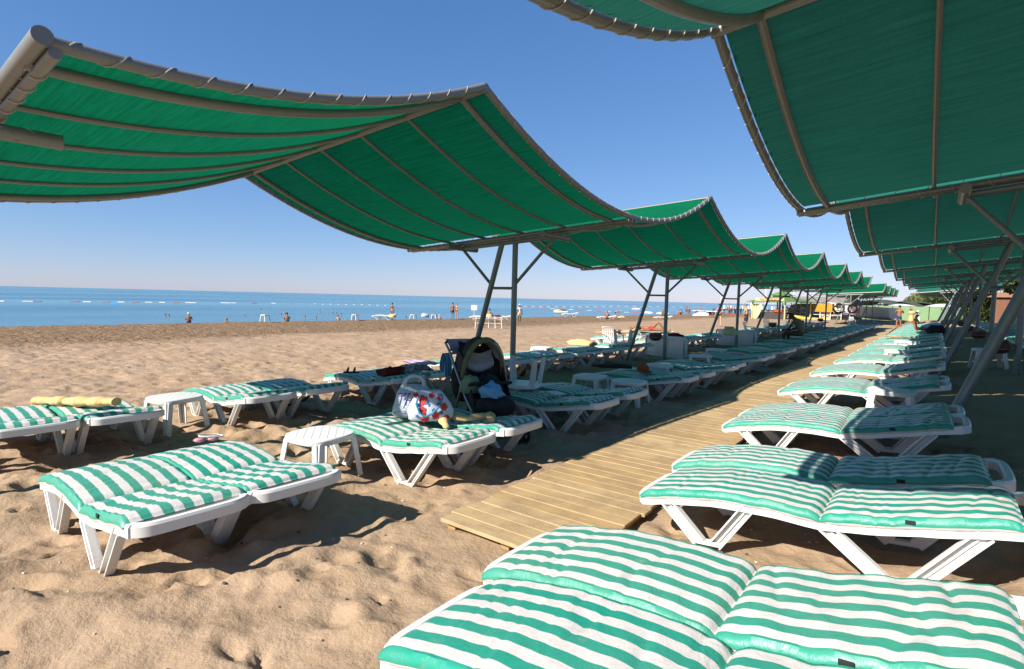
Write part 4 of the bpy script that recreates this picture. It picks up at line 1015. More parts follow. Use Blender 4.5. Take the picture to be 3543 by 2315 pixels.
POSES = {
 'stand': {}, 'stand_wide': pz(knL=(0.15,0.03,0.49), anL=(0.17,0.10,0.085), toL=(0.2,-0.05,0.03), knR=(-0.13,-0.04,0.49), anR=(-0.15,-0.03,0.085), toR=(-0.18,-0.17,0.03)),
 'walk': pz(knL=(0.10,-0.14,0.50), anL=(0.10,-0.20,0.09), toL=(0.11,-0.36,0.04), knR=(-0.10,0.10,0.50), anR=(-0.10,0.32,0.14), toR=(-0.11,0.20,0.04), elL=(0.26,0.10,1.15), wrL=(0.30,0.12,0.92), paL=(0.31,0.10,0.85), elR=(-0.27,-0.04,1.14), wrR=(-0.33,-0.16,0.94), paR=(-0.34,-0.19,0.88)),
 'photo': pz(elL=(0.27,-0.10,1.17), wrL=(0.12,-0.26,1.36), paL=(0.07,-0.28,1.42), elR=(-0.27,-0.10,1.17), wrR=(-0.12,-0.26,1.36), paR=(-0.07,-0.28,1.42), knL=(0.12,0.0,0.49), anL=(0.15,0.06,0.085), toL=(0.17,-0.09,0.03), anR=(-0.17,0.02,0.085), toR=(-0.20,-0.13,0.03)),
 'wrap': pz(elL=(0.25,-0.05,1.15), wrL=(0.10,-0.18,1.16), paL=(0.04,-0.2,1.17), elR=(-0.25,-0.05,1.15), wrR=(-0.10,-0.18,1.16), paR=(-0.04,-0.2,1.17)),
 'sit': pz(pelvis=(0,0.05,0.13), waist=(0,0.06,0.27), chest=(0,0.03,0.46), neck=(0,0.0,0.66), jaw=(0,-0.05,0.74), crown=(0,-0.04,0.85), nose=(0,-0.14,0.78), shL=(0.17,0.0,0.60), shR=(-0.17,0.0,0.60), elL=(0.24,-0.10,0.38), wrL=(0.16,-0.30,0.36), paL=(0.14,-0.36,0.37), elR=(-0.24,-0.10,0.38), wrR=(-0.16,-0.30,0.36), paR=(-0.14,-0.36,0.37), hiL=(0.09,0.0,0.12), hiR=(-0.09,0.0,0.12), knL=(0.13,-0.40,0.36), knR=(-0.13,-0.40,0.36), anL=(0.12,-0.55,0.06), anR=(-0.12,-0.55,0.06), toL=(0.13,-0.70,0.03), toR=(-0.13,-0.70,0.03)),
 'sit_long': pz(pelvis=(0,0.05,0.12), waist=(0,0.08,0.26), chest=(0,0.08,0.46), neck=(0,0.05,0.66), jaw=(0,0.0,0.74), crown=(0,0.01,0.85), nose=(0,-0.09,0.78), shL=(0.16,0.06,0.60), shR=(-0.16,0.06,0.60), elL=(0.21,-0.06,0.38), wrL=(0.08,-0.24,0.42), paL=(0.05,-0.29,0.44), elR=(-0.21,-0.06,0.38), wrR=(-0.08,-0.24,0.42), paR=(-0.05,-0.29,0.44), hiL=(0.09,-0.02,0.11), hiR=(-0.09,-0.02,0.11), knL=(0.10,-0.45,0.13), knR=(-0.10,-0.45,0.13), anL=(0.10,-0.85,0.06), anR=(-0.10,-0.85,0.06), toL=(0.11,-0.92,0.16), toR=(-0.11,-0.92,0.16)),
 'sit_edge': pz(pelvis=(0,0.05,0.13), waist=(0,0.05,0.27), chest=(0,-0.06,0.45), neck=(0,-0.19,0.61), jaw=(0,-0.28,0.64), crown=(0,-0.33,0.74), nose=(0,-0.38,0.62), shL=(0.19,-0.10,0.54), shR=(-0.19,-0.10,0.54), elL=(0.24,-0.22,0.28), wrL=(0.12,-0.44,0.22), paL=(0.08,-0.50,0.22), elR=(-0.24,-0.22,0.28), wrR=(-0.12,-0.44,0.22), paR=(-0.08,-0.50,0.22), hiL=(0.10,0.0,0.12), hiR=(-0.10,0.0,0.12), knL=(0.15,-0.42,0.14), knR=(-0.15,-0.42,0.14), anL=(0.15,-0.44,-0.30), anR=(-0.15,-0.44,-0.30), toL=(0.16,-0.60,-0.36), toR=(-0.16,-0.60,-0.36)),
 'prone': pz(pelvis=(0,0,0.13), waist=(0,0.14,0.12), chest=(0,0.34,0.15), neck=(0,0.54,0.22), jaw=(0,0.62,0.26), crown=(0.02,0.72,0.30), nose=(0.09,0.64,0.25), shL=(0.17,0.46,0.17), shR=(-0.17,0.46,0.17), elL=(0.30,0.56,0.06), wrL=(0.14,0.72,0.06), paL=(0.08,0.75,0.06), elR=(-0.30,0.56,0.06), wrR=(-0.14,0.72,0.06), paR=(-0.08,0.75,0.06), hiL=(0.09,-0.08,0.11), hiR=(-0.09,-0.08,0.11), knL=(0.10,-0.46,0.08), knR=(-0.10,-0.46,0.08), anL=(0.11,-0.86,0.07), anR=(-0.11,-0.86,0.07), toL=(0.12,-0.99,0.03), toR=(-0.12,-0.99,0.03)),
 'supine': pz(pelvis=(0,0,0.13), waist=(0,0.14,0.13), chest=(0,0.34,0.14), neck=(0,0.54,0.12), jaw=(0,0.62,0.14), crown=(0,0.73,0.13), nose=(0,0.64,0.24), shL=(0.17,0.46,0.12), shR=(-0.17,0.46,0.12), elL=(0.26,0.22,0.06), wrL=(0.24,0.0,0.07), paL=(0.22,-0.05,0.08), elR=(-0.26,0.22,0.06), wrR=(-0.24,0.0,0.07), paR=(-0.22,-0.05,0.08), hiL=(0.09,-0.08,0.12), hiR=(-0.09,-0.08,0.12), knL=(0.11,-0.40,0.42), knR=(-0.10,-0.46,0.10), anL=(0.11,-0.66,0.06), anR=(-0.11,-0.86,0.06), toL=(0.12,-0.80,0.04), toR=(-0.12,-0.92,0.16)),
 'bend': pz(pelvis=(0,0.12,0.90), waist=(0,0.02,0.99), chest=(0,-0.18,1.06), neck=(0,-0.37,1.10), jaw=(0,-0.45,1.08), crown=(0,-0.53,1.08), nose=(0,-0.50,0.98), shL=(0.17,-0.30,1.05), shR=(-0.17,-0.30,1.05), elL=(0.19,-0.34,0.78), wrL=(0.15,-0.42,0.58), paL=(0.14,-0.44,0.52), elR=(-0.19,-0.34,0.78), wrR=(-0.15,-0.42,0.58), paR=(-0.14,-0.44,0.52), hiL=(0.095,0.10,0.82), hiR=(-0.095,0.10,0.82)),
 'squat': pz(pelvis=(0,0.15,0.30), waist=(0,0.10,0.42), chest=(0,-0.02,0.58), neck=(0,-0.14,0.76), jaw=(0,-0.20,0.82), crown=(0,-0.22,0.92), nose=(0,-0.30,0.84), shL=(0.17,-0.06,0.70), shR=(-0.17,-0.06,0.70), elL=(0.22,-0.24,0.50), wrL=(0.12,-0.44,0.44), paL=(0.10,-0.48,0.42), elR=(-0.22,-0.24,0.50), wrR=(-0.12,-0.44,0.44), paR=(-0.10,-0.48,0.42), hiL=(0.10,0.12,0.30), hiR=(-0.10,0.12,0.30), knL=(0.16,-0.25,0.46), knR=(-0.16,-0.25,0.46), anL=(0.14,0.04,0.09), anR=(-0.14,0.04,0.09), toL=(0.16,-0.12,0.03), toR=(-0.16,-0.12,0.03)),
}
PCH = {}; M['bikini'] = M['blackwear']
def body_mesh(pose, skin, trunks, top, female=False, fingers=True):
    key = (pose, skin, trunks, top, female)
    if key in PCH: return PCH[key]
    J = {k: (Vector(POSES[pose].get(k, v[0])), v[1]) for k, v in SK_ST.items()}
    if female:
        sc = dict(chest=0.88, waist=0.82, pelvis=1.05, shL=0.82, shR=0.82, neck=0.85, elL=0.85, elR=0.85)
        J = {k: (p, r*sc.get(k, 0.95)) for k, (p, r) in J.items()}
    names = list(J); vs = [J[n][0] for n in names]; rad = [J[n][1] for n in names]; ed = [(names.index(a), names.index(b_)) for a, b_ in SK_E]
    for q in 'LR':                                   # five fingers on each hand
        pa, wr = J['pa'+q][0], J['wr'+q][0]; d = (pa-wr).normalized(); sd_ = d.cross(Vector((0, 1, 0.2))).normalized(); ip = names.index('pa'+q)
        for k, (o_, ln) in enumerate(((-0.024, 0.075), (-0.008, 0.085), (0.008, 0.08), (0.024, 0.062))):
            a = len(vs); vs += [pa+d*ln*0.55+sd_*o_*1.1, pa+d*ln+sd_*o_*1.2+Vector((0, -0.012, 0))]; rad += [0.010, 0.008]; ed += [(ip, a), (a, a+1)]
        a = len(vs); vs += [pa+d*0.02+sd_*0.045+Vector((0, -0.012, 0))]; rad += [0.010]; ed += [(ip, a)]
    me = bpy.data.meshes.new('body'); me.from_pydata([tuple(v) for v in vs], ed, [])
    o = bpy.data.objects.new('body_tmp', me); COL.objects.link(o)
    o.modifiers.new('skin', 'SKIN'); 
    for i, sv in enumerate(me.skin_vertices[0].data): sv.radius = (rad[i]*(1.12 if i < len(names) else 1), rad[i]*(0.92 if names[min(i, len(names)-1)] in ('chest', 'waist', 'pelvis') and i < len(names) else 1.0)); sv.use_root = (i == 0)
    sb = o.modifiers.new('sub', 'SUBSURF'); sb.levels = 1; sb.render_levels = 1
    bpy.context.view_layer.update()
    m2 = bpy.data.meshes.new_from_object(o.evaluated_get(bpy.context.evaluated_depsgraph_get())); m2.name = 'body'
    bpy.data.objects.remove(o); bpy.data.meshes.remove(me)
    m2.materials.clear(); mats = [M[skin], M[trunks], M[top if top else trunks]]
    for mm in mats: m2.materials.append(mm)
    # clothing by the nearest bone
    sp = []; lb = []
    for a, b_ in SK_E:
        for f in np.linspace(0, 1, 9): sp.append(J[a][0]*(1-f)+J[b_][0]*f); lb.append((a, b_, f))
    sp = np.array([tuple(p) for p in sp]); fc = np.empty(len(m2.polygons)*3); m2.polygons.foreach_get('center', fc); fc = fc.reshape(-1, 3)
    idx = np.argmin(((fc[:, None]-sp[None])**2).sum(2), 1); mi = np.zeros(len(fc), dtype=np.int32)
    for i, k in enumerate(idx):
        a, b_, f = lb[k]
        if (a == 'pelvis' and b_.startswith('hi')) or (a == 'pelvis' and b_ == 'waist' and f < 0.35) or (a.startswith('hi') and f < (0.12 if female else 0.30)): mi[i] = 1
        if top == 'bikini': pass
        elif top and (a in ('waist', 'chest') and b_ in ('chest', 'neck', 'shL', 'shR') and not (b_ == 'neck' and f > 0.75) or (a.startswith('sh') and f < 0.55) or (a == 'pelvis' and b_ == 'waist' and f >= 0.35)): mi[i] = 2
        if top and female and (a == 'waist' and b_ == 'chest' and f > 0.75): mi[i] = 2
    m2.polygons.foreach_set('material_index', mi); m2.polygons.foreach_set('use_smooth', [True]*len(m2.polygons)); m2.update()
    PCH[key] = (m2, J); return PCH[key]
def hair_mesh(J, mat_, long=False, cap=None):
    c = (J['jaw'][0]+J['crown'][0]*2)/3; up = (J['crown'][0]-J['jaw'][0]).normalized(); fr = (J['nose'][0]-J['jaw'][0]); fr = (fr-up*fr.dot(up)).normalized()
    g = MB(); rot = Matrix((fr.cross(up) * -1, fr * -1, up)).transposed()
    n = 14
    vs = []; fs = []
    for i in range(6):
        th = (PI*0.62 if not cap else PI*0.5)*i/5
        for k in range(n):
            a = 2*PI*k/n; q = 1.0
            lim = th*(0.62 if math.sin(a) < -0.2 and not cap else 1.0)
            vs.append(c+rot @ Vector((0.098*math.sin(lim)*math.cos(a), 0.108*math.sin(lim)*math.sin(a)+0.008, 0.045+0.090*math.cos(lim))))
    for i in range(5):
        for k in range(n): fs.append((i*n+k, i*n+(k+1) % n, (i+1)*n+(k+1) % n, (i+1)*n+k))
    g.add(vs, fs)
    if cap == 'brim': g.add([c+rot @ Vector((0.10*math.cos(a)*(1 if j == 0 else 1.25), -0.085-0.03*math.sin(PI*i/8)-(0.0 if j == 0 else 0.085), 0.05-0.015*j)) for j in (0, 1) for i, a in [(i, PI*i/8) for i in range(9)]], [(i, i+1, 10+i, 9+i) for i in range(8)])
    if cap == 'wide': g.add([c+rot @ Vector((r*math.cos(a), r*math.sin(a), 0.05-(0.03 if r > 0.15 else 0))) for r in (0.10, 0.20) for a in [2*PI*i/n for i in range(n)]], [(i, (i+1) % n, n+(i+1) % n, n+i) for i in range(n)])
    if long: g.tube([c+rot @ Vector((0, 0.09, 0.05)), c+rot @ Vector((0, 0.13, -0.05)), c+rot @ Vector((0, 0.11, -0.17))], [0.05, 0.045, 0.015], 8)
    return g.mesh('hair' if not cap else 'headwear', M[mat_], ang=1.5)
def person(label, loc, rz, pose='stand', skin='skin', trunks='navy', top=None, hair='hair', h=1.0, female=False, long=False, cap=None, extra=None):
    me, J = body_mesh(pose, skin, trunks, top, female)
    o = bpy.data.objects.new('person', me); COL.objects.link(o); o.location = loc; o.rotation_euler = (0, 0, rz); o.scale = (h, h, h)
    tag(o, label, 'person')
    hk = (pose, hair, long, cap, female)
    if hk not in PCH: PCH[hk] = hair_mesh(J, hair, long, cap)
    part('headwear' if cap else 'hair', PCH[hk], o)
    return o
def facing(v, away=True):
    """rotation that turns the figure's front away from (or towards) the camera"""
    a = math.atan2(v.y, v.x); return a+PI/2 if away else a-PI/2
def swim(px, py, label, deep=1.50, **k):
    p = at(px, py, SEA_Z+0.1); p.z = SEA_Z-deep; return person(label, p, facing(p, random.random() < 0.4)+random.uniform(-1, 1), **k)
p = at(3108, 1141, 0.06); person('man in dark blue swim trunks standing on the boardwalk, back to us', p, facing(p)+0.15, 'photo', 'tan', 'navy', None, 'hair', 1.06)
p = at(3150, 1130, 0.0); person('woman in an orange hat wrapped in a yellow towel, by the fence', p, facing(p, False), 'wrap', 'skin', 'peach', 'peach', 'orangewear', 1.0, True, cap='wide')
g = MB(); g.lathe([(0.20, 0.50), (0.215, 0.62), (0.19, 0.9), (0.175, 1.1), (0.185, 1.22)], 18, cap=False); o = g.build('towel', M['towel']); o.location = p; tag(o, 'yellow towel wrapped round the woman in the orange hat', 'towel')
p = at(3225, 1130, 0.45); p = Vector((-0.75, 33.9, 0.60)); person('woman in a red cap sitting on a right-hand lounger, holding something', p, R(75), 'sit_long', 'tan', 'redcap', 'bikini', 'redcap', 1.0, True, cap='brim')
cloth('cloth', 'turquoise cloth in the lap of the woman with the red cap', 'cloth', (-0.45, 33.9, 0.74), 0, (0.35, 0.3, 0.14), 71, 'skyblue')
p = at(2765, 1168, 0.45); person('dark man in a khaki vest bent forward on a shaded lounger', p, R(-105), 'sit_edge', 'skin_dark', 'brownwear', 'khaki', 'hair', 1.25)
p = at(2487, 1132, -0.15); person('woman in a black bikini walking away on the sand, arms out', p, facing(p)+0.1, 'walk', 'skin_pale', 'blackwear', 'bikini', 'hair', 1.06, True, True)
p = at(2580, 1128, -0.15); person('woman in a peach top and black skirt by the white board', p, facing(p)+0.9, 'stand', 'skin', 'blackwear', 'peach', 'blackwear', 1.04, True, cap='cap')
g = MB(); g.lathe([(0.155, 0.42), (0.17, 0.6), (0.165, 0.85), (0.135, 1.0)], 16, cap=False); o = g.build('wrap_skirt', M['blackwear']); o.location = p; tag(o, 'black wrap skirt worn by the woman beside the white board', 'skirt')
p = at(1797, 1118, -0.52); person('man in a white vest and yellow shorts standing at the water edge', p, facing(p)+0.3, 'stand', 'skin_dark', 'peach', 'whitewear', 'whitewear', 1.0, cap='cap')
p = at(1566, 1106, -0.58); person('man in dark trunks standing by the white tables at the water', p, facing(p), 'stand', 'tan', 'blackwear', None, 'hair', 0.98)
p = at(1581, 1104, -0.58); person('woman with fair hair standing beside the man in dark trunks', p, facing(p, False)-0.6, 'stand', 'skin_pale', 'blackwear', 'bikini', 'fairhair', 0.94, True)
p = at(1693, 1098, -0.35); person('man sitting upright on the cluttered loungers at the water', p, facing(p)-0.6, 'sit', 'tan', 'navy', None, 'hair', 1.0)
p = at(1357, 1095, -0.6); p.z = -0.75; person('woman standing behind the lone lounger at the water edge', p, facing(p)-0.4, 'stand', 'tan', 'orangewear', 'bikini', 'hair', 0.95, True)
p = at(653, 1100, -0.7); p.z = -1.25; person('man with a white cap sitting at the water edge', p, facing(p), 'sit', 'tan', 'navy', None, 'whitewear', 1.1, cap='cap')
p = at(993, 1098, -0.7); p.z = -1.30; person('broad tanned man sitting at the water edge', p, facing(p), 'sit', 'tan', 'blackwear', None, 'hair', 1.15)
p = at(1170, 1106, -0.75); p.z = -1.05; person('child sitting in the water beside the berm', p, facing(p), 'sit', 'skin_pale', 'redcap', None, 'hair', 0.8)
p = at(1520, 1104, -0.75); p.z = -1.0; person('child with a pale cap sitting low behind the berm', p, facing(p), 'sit', 'skin_pale', 'navy', None, 'whitewear', 0.8, cap='cap')
p = at(784, 1110, -0.75); p.z = -1.45; person('swimmer whose head just shows over the berm', p, facing(p), 'sit', 'tan', 'navy', None, 'fairhair', 1.0)
for i, (x, y, lab, kw) in enumerate([(573, 1092, 'left of two dark-haired swimmers side by side', {}), (584, 1094, 'right of two dark-haired swimmers side by side', {}), (846, 1092, 'lone fair swimmer facing the beach', dict(hair='fairhair', skin='skin_pale')), (900, 1071, 'lone swimmer far out in the middle of the bay', {}), (972, 1090, 'dark-haired swimmer left of the broad tanned man', {}), (987, 1089, 'swimmer just behind the broad tanned man', {}), (1055, 1099, 'swimmer with arms out near the berm', {}), (1094, 1101, 'swimmer farther right near the berm', {}), (1107, 1079, 'swimmer lying flat in the water', dict(skin='skin_pale')), (1152, 1086, 'left of three swimmers in a group', {}), (1164, 1086, 'middle of three swimmers in a group', {}), (1181, 1089, 'right of three swimmers in a group', {}), (193, 1043, 'pale swimmer at the left float line', dict(skin='skin_pale', hair='fairhair')), (306, 1029, 'tiny swimmer beyond the left float line', {}), (1405, 1100, 'dark head in the water beside the lone lounger', {}), (2095, 1085, 'swimmer beside the near red and white float line', dict(hair='redcap')), (2184, 1067, 'swimmer lounging on the far float line', {}), (2275, 1088, 'swimmer near the squatting bather', {}), (1008, 1051, 'swimmer dot beyond the float line', {})]):
    swim(x, y, 'person, '+lab, 1.42, **kw)
p = at(2100, 1104, -0.15); p.z = -0.2; person('person sitting up on a lounger at the water, near the bending woman', p, R(200), 'sit_long', 'tan', 'navy', None, 'fairhair', 1.0)
p = at(2130, 1106, -0.58); person('woman bending over the lounger at the water', p, R(110), 'bend', 'skin', 'blackwear', 'bikini', 'whitewear', 1.0, True, cap='cap')
p = at(2293, 1095, -0.62); person('bather squatting at the water edge behind the canopy post', p, facing(p, False), 'squat', 'skin', 'whitewear', None, 'hair', 1.1)
for i, (x, y, lab, pose, hh) in enumerate([(2375, 1090, 'left of two bathers standing by the boat trailer', 'stand', 1.0), (2385, 1090, 'right of two bathers standing by the boat trailer', 'stand', 0.95), (2356, 1090, 'bather sitting left of the boat trailer', 'sit', 1.2), (2347, 1090, 'bather sitting farthest left of the boat trailer', 'sit', 1.1), (2524, 1088, 'left of three bathers standing below the pier', 'stand', 1.0), (2531, 1088, 'middle of three bathers standing below the pier', 'stand', 1.05), (2521, 1088, 'right of three bathers standing below the pier', 'stand', 0.95), (2423, 1078, 'bather standing behind the boat trailer', 'stand', 0.95)]):
    p = at(x, y, -0.7); person('person, '+lab, p, facing(p, i % 2 == 0), pose, ('tan', 'skin')[i % 2], ('navy', 'redcap', 'blackwear')[i % 3], None, 'hair', hh)
p = Vector((-9.6, 19.3, 0.44)); person('woman in a black bikini lying face down on a sunlit lounger', p, R(-75), 'prone', 'skin_pale', 'blackwear', 'bikini', 'hair', 0.95, True)
p = Vector((-9.9, 22.6, 0.44)); person('tanned man lying on his back with one knee up', p, R(110), 'supine', 'tan', 'redcap', None, 'fairhair', 1.0)
# sun bathers' loungers on the open sand
lounger('sunlit lounger under the woman lying face down', (-10.6, 19.0, 0), R(15), SL, 'loungers on the open sand', 'cushion_faded', 1)
lounger('sunlit lounger under the man with one knee up', (-10.9, 22.7, 0), R(18), SL, 'loungers on the open sand', 'cushion_faded', 2)
for x, y, lab, a in ((1322, 1106, 'bare white lounger alone at the left of the water edge', 20), (1965, 1096, 'bare white lounger below the yellow jet ski', 25), (2090, 1108, 'lounger with a sitting and a bending bather at the water', 20), (2285, 1108, 'lounger beside the green mat at the water', 15), (1655, 1108, 'left of two cluttered loungers at the water behind the posts', 15), (1735, 1108, 'right of two cluttered loungers at the water behind the posts', 20)):
    p = at(x, y, -0.58); bare_lounger(lab, p+Vector((-0.6, -0.6, 0)), (0, 0, R(a+20)), (1.1, 1.1, 1.3))
for x, y, mt, lab, sz_ in ((1690, 1098, 'towel', 'peach towel on the cluttered loungers at the water', (1.0, 0.8, 0.3)), (1722, 1097, 'maroon', 'red towel on the cluttered loungers at the water', (0.9, 0.6, 0.2)), (1357, 1098, 'towel', 'cream towel on the lone lounger at the water', (0.7, 0.5, 0.25)), (2150, 1100, 'towel', 'cream towel on the lounger of the bending woman', (0.8, 0.5, 0.2)), (1470, 1098, 'pale_grey', 'pale towel draped on a table at the water', (0.6, 0.5, 0.35))):
    p = at(x, y, -0.05); cloth('towel', lab, 'towel', p, 0.4, sz_, int(x), mt)
o = MB().box((0, 0, 0.05), (2.2, 0.9, 0.08), None, 0.03).build('air_mat', M['fence']); m_ = mat('bright_green', (0.04, 0.45, 0.10), 0.5); o.data.materials[0] = m_; o.location = at(2332, 1109, -0.55); o.rotation_euler = (0, 0, 0.5); tag(o, 'bright green air mat on the sand by the water', 'air mat')
# frame sign and white frames on the sand
t = thing('folding_rack', 'white tube drying rack standing on the raked sand', 'rack', at(1690, 1145, -0.45), R(40))
for i, x in enumerate((-0.9, -0.45, 0.0, 0.45, 0.9)):
    MB().tube([(x, -0.3, 0), (x*0.9, 0.25, 0.95)], 0.022, 6).build('upright', M['white'], t); MB().tube([(x, 0.35, 0), (x*0.95, -0.2, 0.85)], 0.022, 6).build('upright', M['white'], t)
for z, y in ((0.1, -0.25), (0.9, 0.22), (0.5, 0.02), (0.8, -0.18)): MB().tube([(-0.95, y, z), (0.95, y, z)], 0.02, 6).build('rail', M['white'], t)
t = thing('notice_board', 'small white notice board at the water edge', 'sign', at(1640, 1100, -0.58), facing(at(1640, 1100, -0.58), False)+PI)
MB().box((0, 0, 1.15), (0.7, 0.04, 0.6), None, 0.01).build('board', M['white'], t); MB().tube([(0, 0, 0), (0, 0, 0.9)], 0.03, 8).build('post', M['white'], t)
# ---------------------------------------------------------------- far end of the beach: kiosk, shed, boat, fence, pier
kp = at(2700, 1105, -0.25); KR = R(-28)
t = thing('kiosk', 'beach kiosk with a tiered green roof and yellow sign board', 'kiosk', kp, KR)
for sx in (-1, 1):
    for sy in (-1, 1): MB().box((sx*2.6, sy*2.4, 1.2), (0.14, 0.14, 2.4)).build('post', M['paleyellow'], t, smooth=False)
g = MB(); g.add([(-3.2,-3,2.35),(3.2,-3,2.35),(3.2,3,2.35),(-3.2,3,2.35),(-1.0,-1,3.05),(1.0,-1,3.05),(1.0,1,3.05),(-1.0,1,3.05)], [(0,1,5,4),(1,2,6,5),(2,3,7,6),(3,0,4,7),(4,5,6,7),(3,2,1,0)]); rf_ = g.build('roof', M['greenroof'], t, smooth=False)
g = MB(); g.add([(-1.3,-1.2,3.2),(1.3,-1.2,3.2),(1.3,1.2,3.2),(-1.3,1.2,3.2),(0,0,3.85)], [(0,1,4),(1,2,4),(2,3,4),(3,0,4),(3,2,1,0)]); g.box((0,0,3.1),(1.6,1.5,0.2)); g.build('roof_lantern', M['greenroof'], rf_, smooth=False)
for k in range(16): MB().box((-3.0+k*0.4, -3.02, 2.27), (0.18, 0.03, 0.16)).build('valance_tab', M['greenroof'], rf_, smooth=False)
MB().box((0.3, -2.6, 2.62), (4.6, 0.08, 0.42)).build('sign_board', M['paleyellow'], t, smooth=False)
part('lettering', text_mesh('WATER SPORTS', 0.42, M['red'], 0.01), t, (0.3, -2.66, 2.62), (R(90), 0, 0))
MB().box((0, -1.8, 0.55), (4.6, 0.5, 0.9), None, 0.02).build('counter', M['darkwood'], t)
MB().box((-2.2, -2.3, 1.05), (1.0, 0.05, 1.9)).build('price_board', M['paleyellow'], t, smooth=False)
for k, z in enumerate((0.5, 1.0, 1.5)):
    MB().box((0.4, 1.6, z), (4.2, 0.5, 0.04)).build('shelf', M['white'], t, smooth=False)
MB().box((1.3, -2.0, 1.15), (1.3, 0.4, 0.36), None, 0.03).build('cool_box', M['orange'], t)
rk = random.Random(4)
for k in range(26):
    m_ = M[rk.choice(['white', 'blue', 'red', 'yellow', 'pale_grey', 'skyblue', 'orange'])]
    MB().box((-1.6+rk.random()*4, 1.55+rk.uniform(-0.15, 0.15), (0.62, 1.12, 1.62)[k % 3]), (0.22, 0.2, 0.24), None, 0.02).build('goods', m_, t)
# white board and pale sail leaning beside the kiosk
def board(label, name, cat, loc, rz, lean, L, Wd, mat_):
    t_ = thing(name, label, cat, loc, rz); g = MB(); n = 16; vs = []; fs = []
    for i in range(n+1):
        u = i/n; w = Wd*math.sin(PI*min(1, u*0.92+0.05))**0.55
        for a in (-1, -0.5, 0, 0.5, 1): vs.append((a*w/2, -0.05*(1-a*a)-0.25*(u-0.5)**2, u*L))
        for a in (1, 0.5, 0, -0.5, -1): vs.append((a*w/2*0.98, 0.05*(1-a*a)-0.25*(u-0.5)**2+0.02, u*L))
    for i in range(n):
        for j in range(10): fs.append((i*10+j, i*10+(j+1) % 10, (i+1)*10+(j+1) % 10, (i+1)*10+j))
    g.add(vs, fs); o = g.build('hull', M[mat_], t_); o.rotation_euler = (0, lean, 0); return t_
board('long white surfboard leaning beside the kiosk', 'surfboard', 'surfboard', at(2618, 1103, -0.3), KR, R(-28), 2.4, 0.75, 'white')
board('pale yellow surfboard leaning against the kiosk post', 'surfboard', 'surfboard', at(2612, 1104, -0.3), KR, R(24), 2.3, 0.7, 'paleyellow')
o = MB().tube([at(2592, 1075, -0.7), at(2592, 1075, -0.7)+Vector((1.2, 0.4, 3.6))], [0.05, 0.02], 6).build('fishing_rod', M['darkwood']); tag(o, 'thin dark mast leaning right in front of the pier', 'mast')
# grey roofed equipment shed
sp_ = at(2838, 1107, -0.2); t = thing('equipment_shed', 'open equipment shed with a grey tarpaulin roof and white frame', 'shed', sp_, R(-30))
g = MB(); g.add([(-4.6,-2,2.45),(4.6,-2,2.45),(4.6,0,3.15),(-4.6,0,3.15),(4.6,2,2.45),(-4.6,2,2.45),(-4.6,-2,2.35),(4.6,-2,2.35),(4.6,2,2.35),(-4.6,2,2.35)], [(0,1,2,3),(3,2,4,5),(0,3,5),(1,4,2),(0,6,7,1),(5,4,8,9),(6,9,8,7),(0,5,9,6),(1,7,8,4)]); g.build('roof', M['greyroof'], t, smooth=False)
for k in range(7): MB().tube([(-4.5+k*1.5, -2, 0), (-4.5+k*1.5, -2, 2.4)], 0.05, 6).build('upright', M['white'], t)
for z in (0.75, 1.25, 2.3): MB().tube([(-4.5, -2, z), (4.5, -2, z)], 0.045, 6).build('rail', M['white'], t)
for k in range(18): MB().tube([(-4.4+k*0.25, -2.0, 1.25), (-4.4+k*0.25, -2.0, 2.3)], 0.018, 5).build('bar', M['white'], t)
MB().box((0, 1.8, 1.1), (9.0, 0.06, 2.2)).build('back_panel', M['pale_grey'], t, smooth=False)
MB().box((1.6, -2.12, 1.65), (3.4, 0.05, 1.05)).build('banner', M['gold'], t, smooth=False)
MB().box((3.5, -1.0, 0.7), (1.8, 1.2, 1.4)).build('dark_crate', M['darkwood'], t, smooth=False)
for k in range(14):
    MB().box((-4.2+rk.random()*4.6, -1.2+rk.uniform(-0.3, 0.3), 1.0+rk.random()*0.5), (0.4, 0.3, 0.35), None, 0.04).build('goods', M[rk.choice(['white', 'pale_grey', 'red', 'blue', 'orange'])], t)
o = MB().ball((0, 0, 0), 0.42, 14, 10).build('float_ball', M['pink']); o.location = sp_+Vector((-3.4, 0.0, 1.6)); tag(o, 'round pink float hanging on the white shed frame', 'float')
t = thing('ring_raft', 'yellow hatched towable raft with three ring seats before the banner', 'raft', sp_+Vector((1.2, -2.2, 0.9)), R(-30))
g = MB(); g.lathe([(0.0, -0.1), (1.25, -0.12), (1.35, 0.0), (1.25, 0.12), (0.0, 0.1)], 26, axis='y', cap=False)
m_ = mat('hatched_vinyl', rough=0.4); b = NB(m_); wv = b.n('ShaderNodeTexWave'); wv.inputs['Scale'].default_value = 2.2; b.l(b.coord('Object', (1, 1, 1)), wv.inputs['Vector']); wv.bands_direction = 'DIAGONAL'
b.base(b.mix(b.ramp(wv.outputs[1], 0.45, 0.55), (0.72, 0.60, 0.12), (0.78, 0.76, 0.62))); g.build('mat', m_, t)
for x in (-0.72, 0, 0.72):
    MB().tube([(x+0.34*math.cos(a), -0.2, 0.34*math.sin(a)+0.05) for a in [2*PI*i/20 for i in range(20)]], 0.11, 8, closed=True).build('ring_seat', mat('pale_pink_vinyl', (0.75, 0.52, 0.42), 0.4) if x < -0.5 else bpy.data.materials['pale_pink_vinyl'], t)
t = thing('banana_boat', 'yellow and black inflatable lying on the sand before the shed', 'inflatable', at(2785, 1108, -0.2), R(-15))
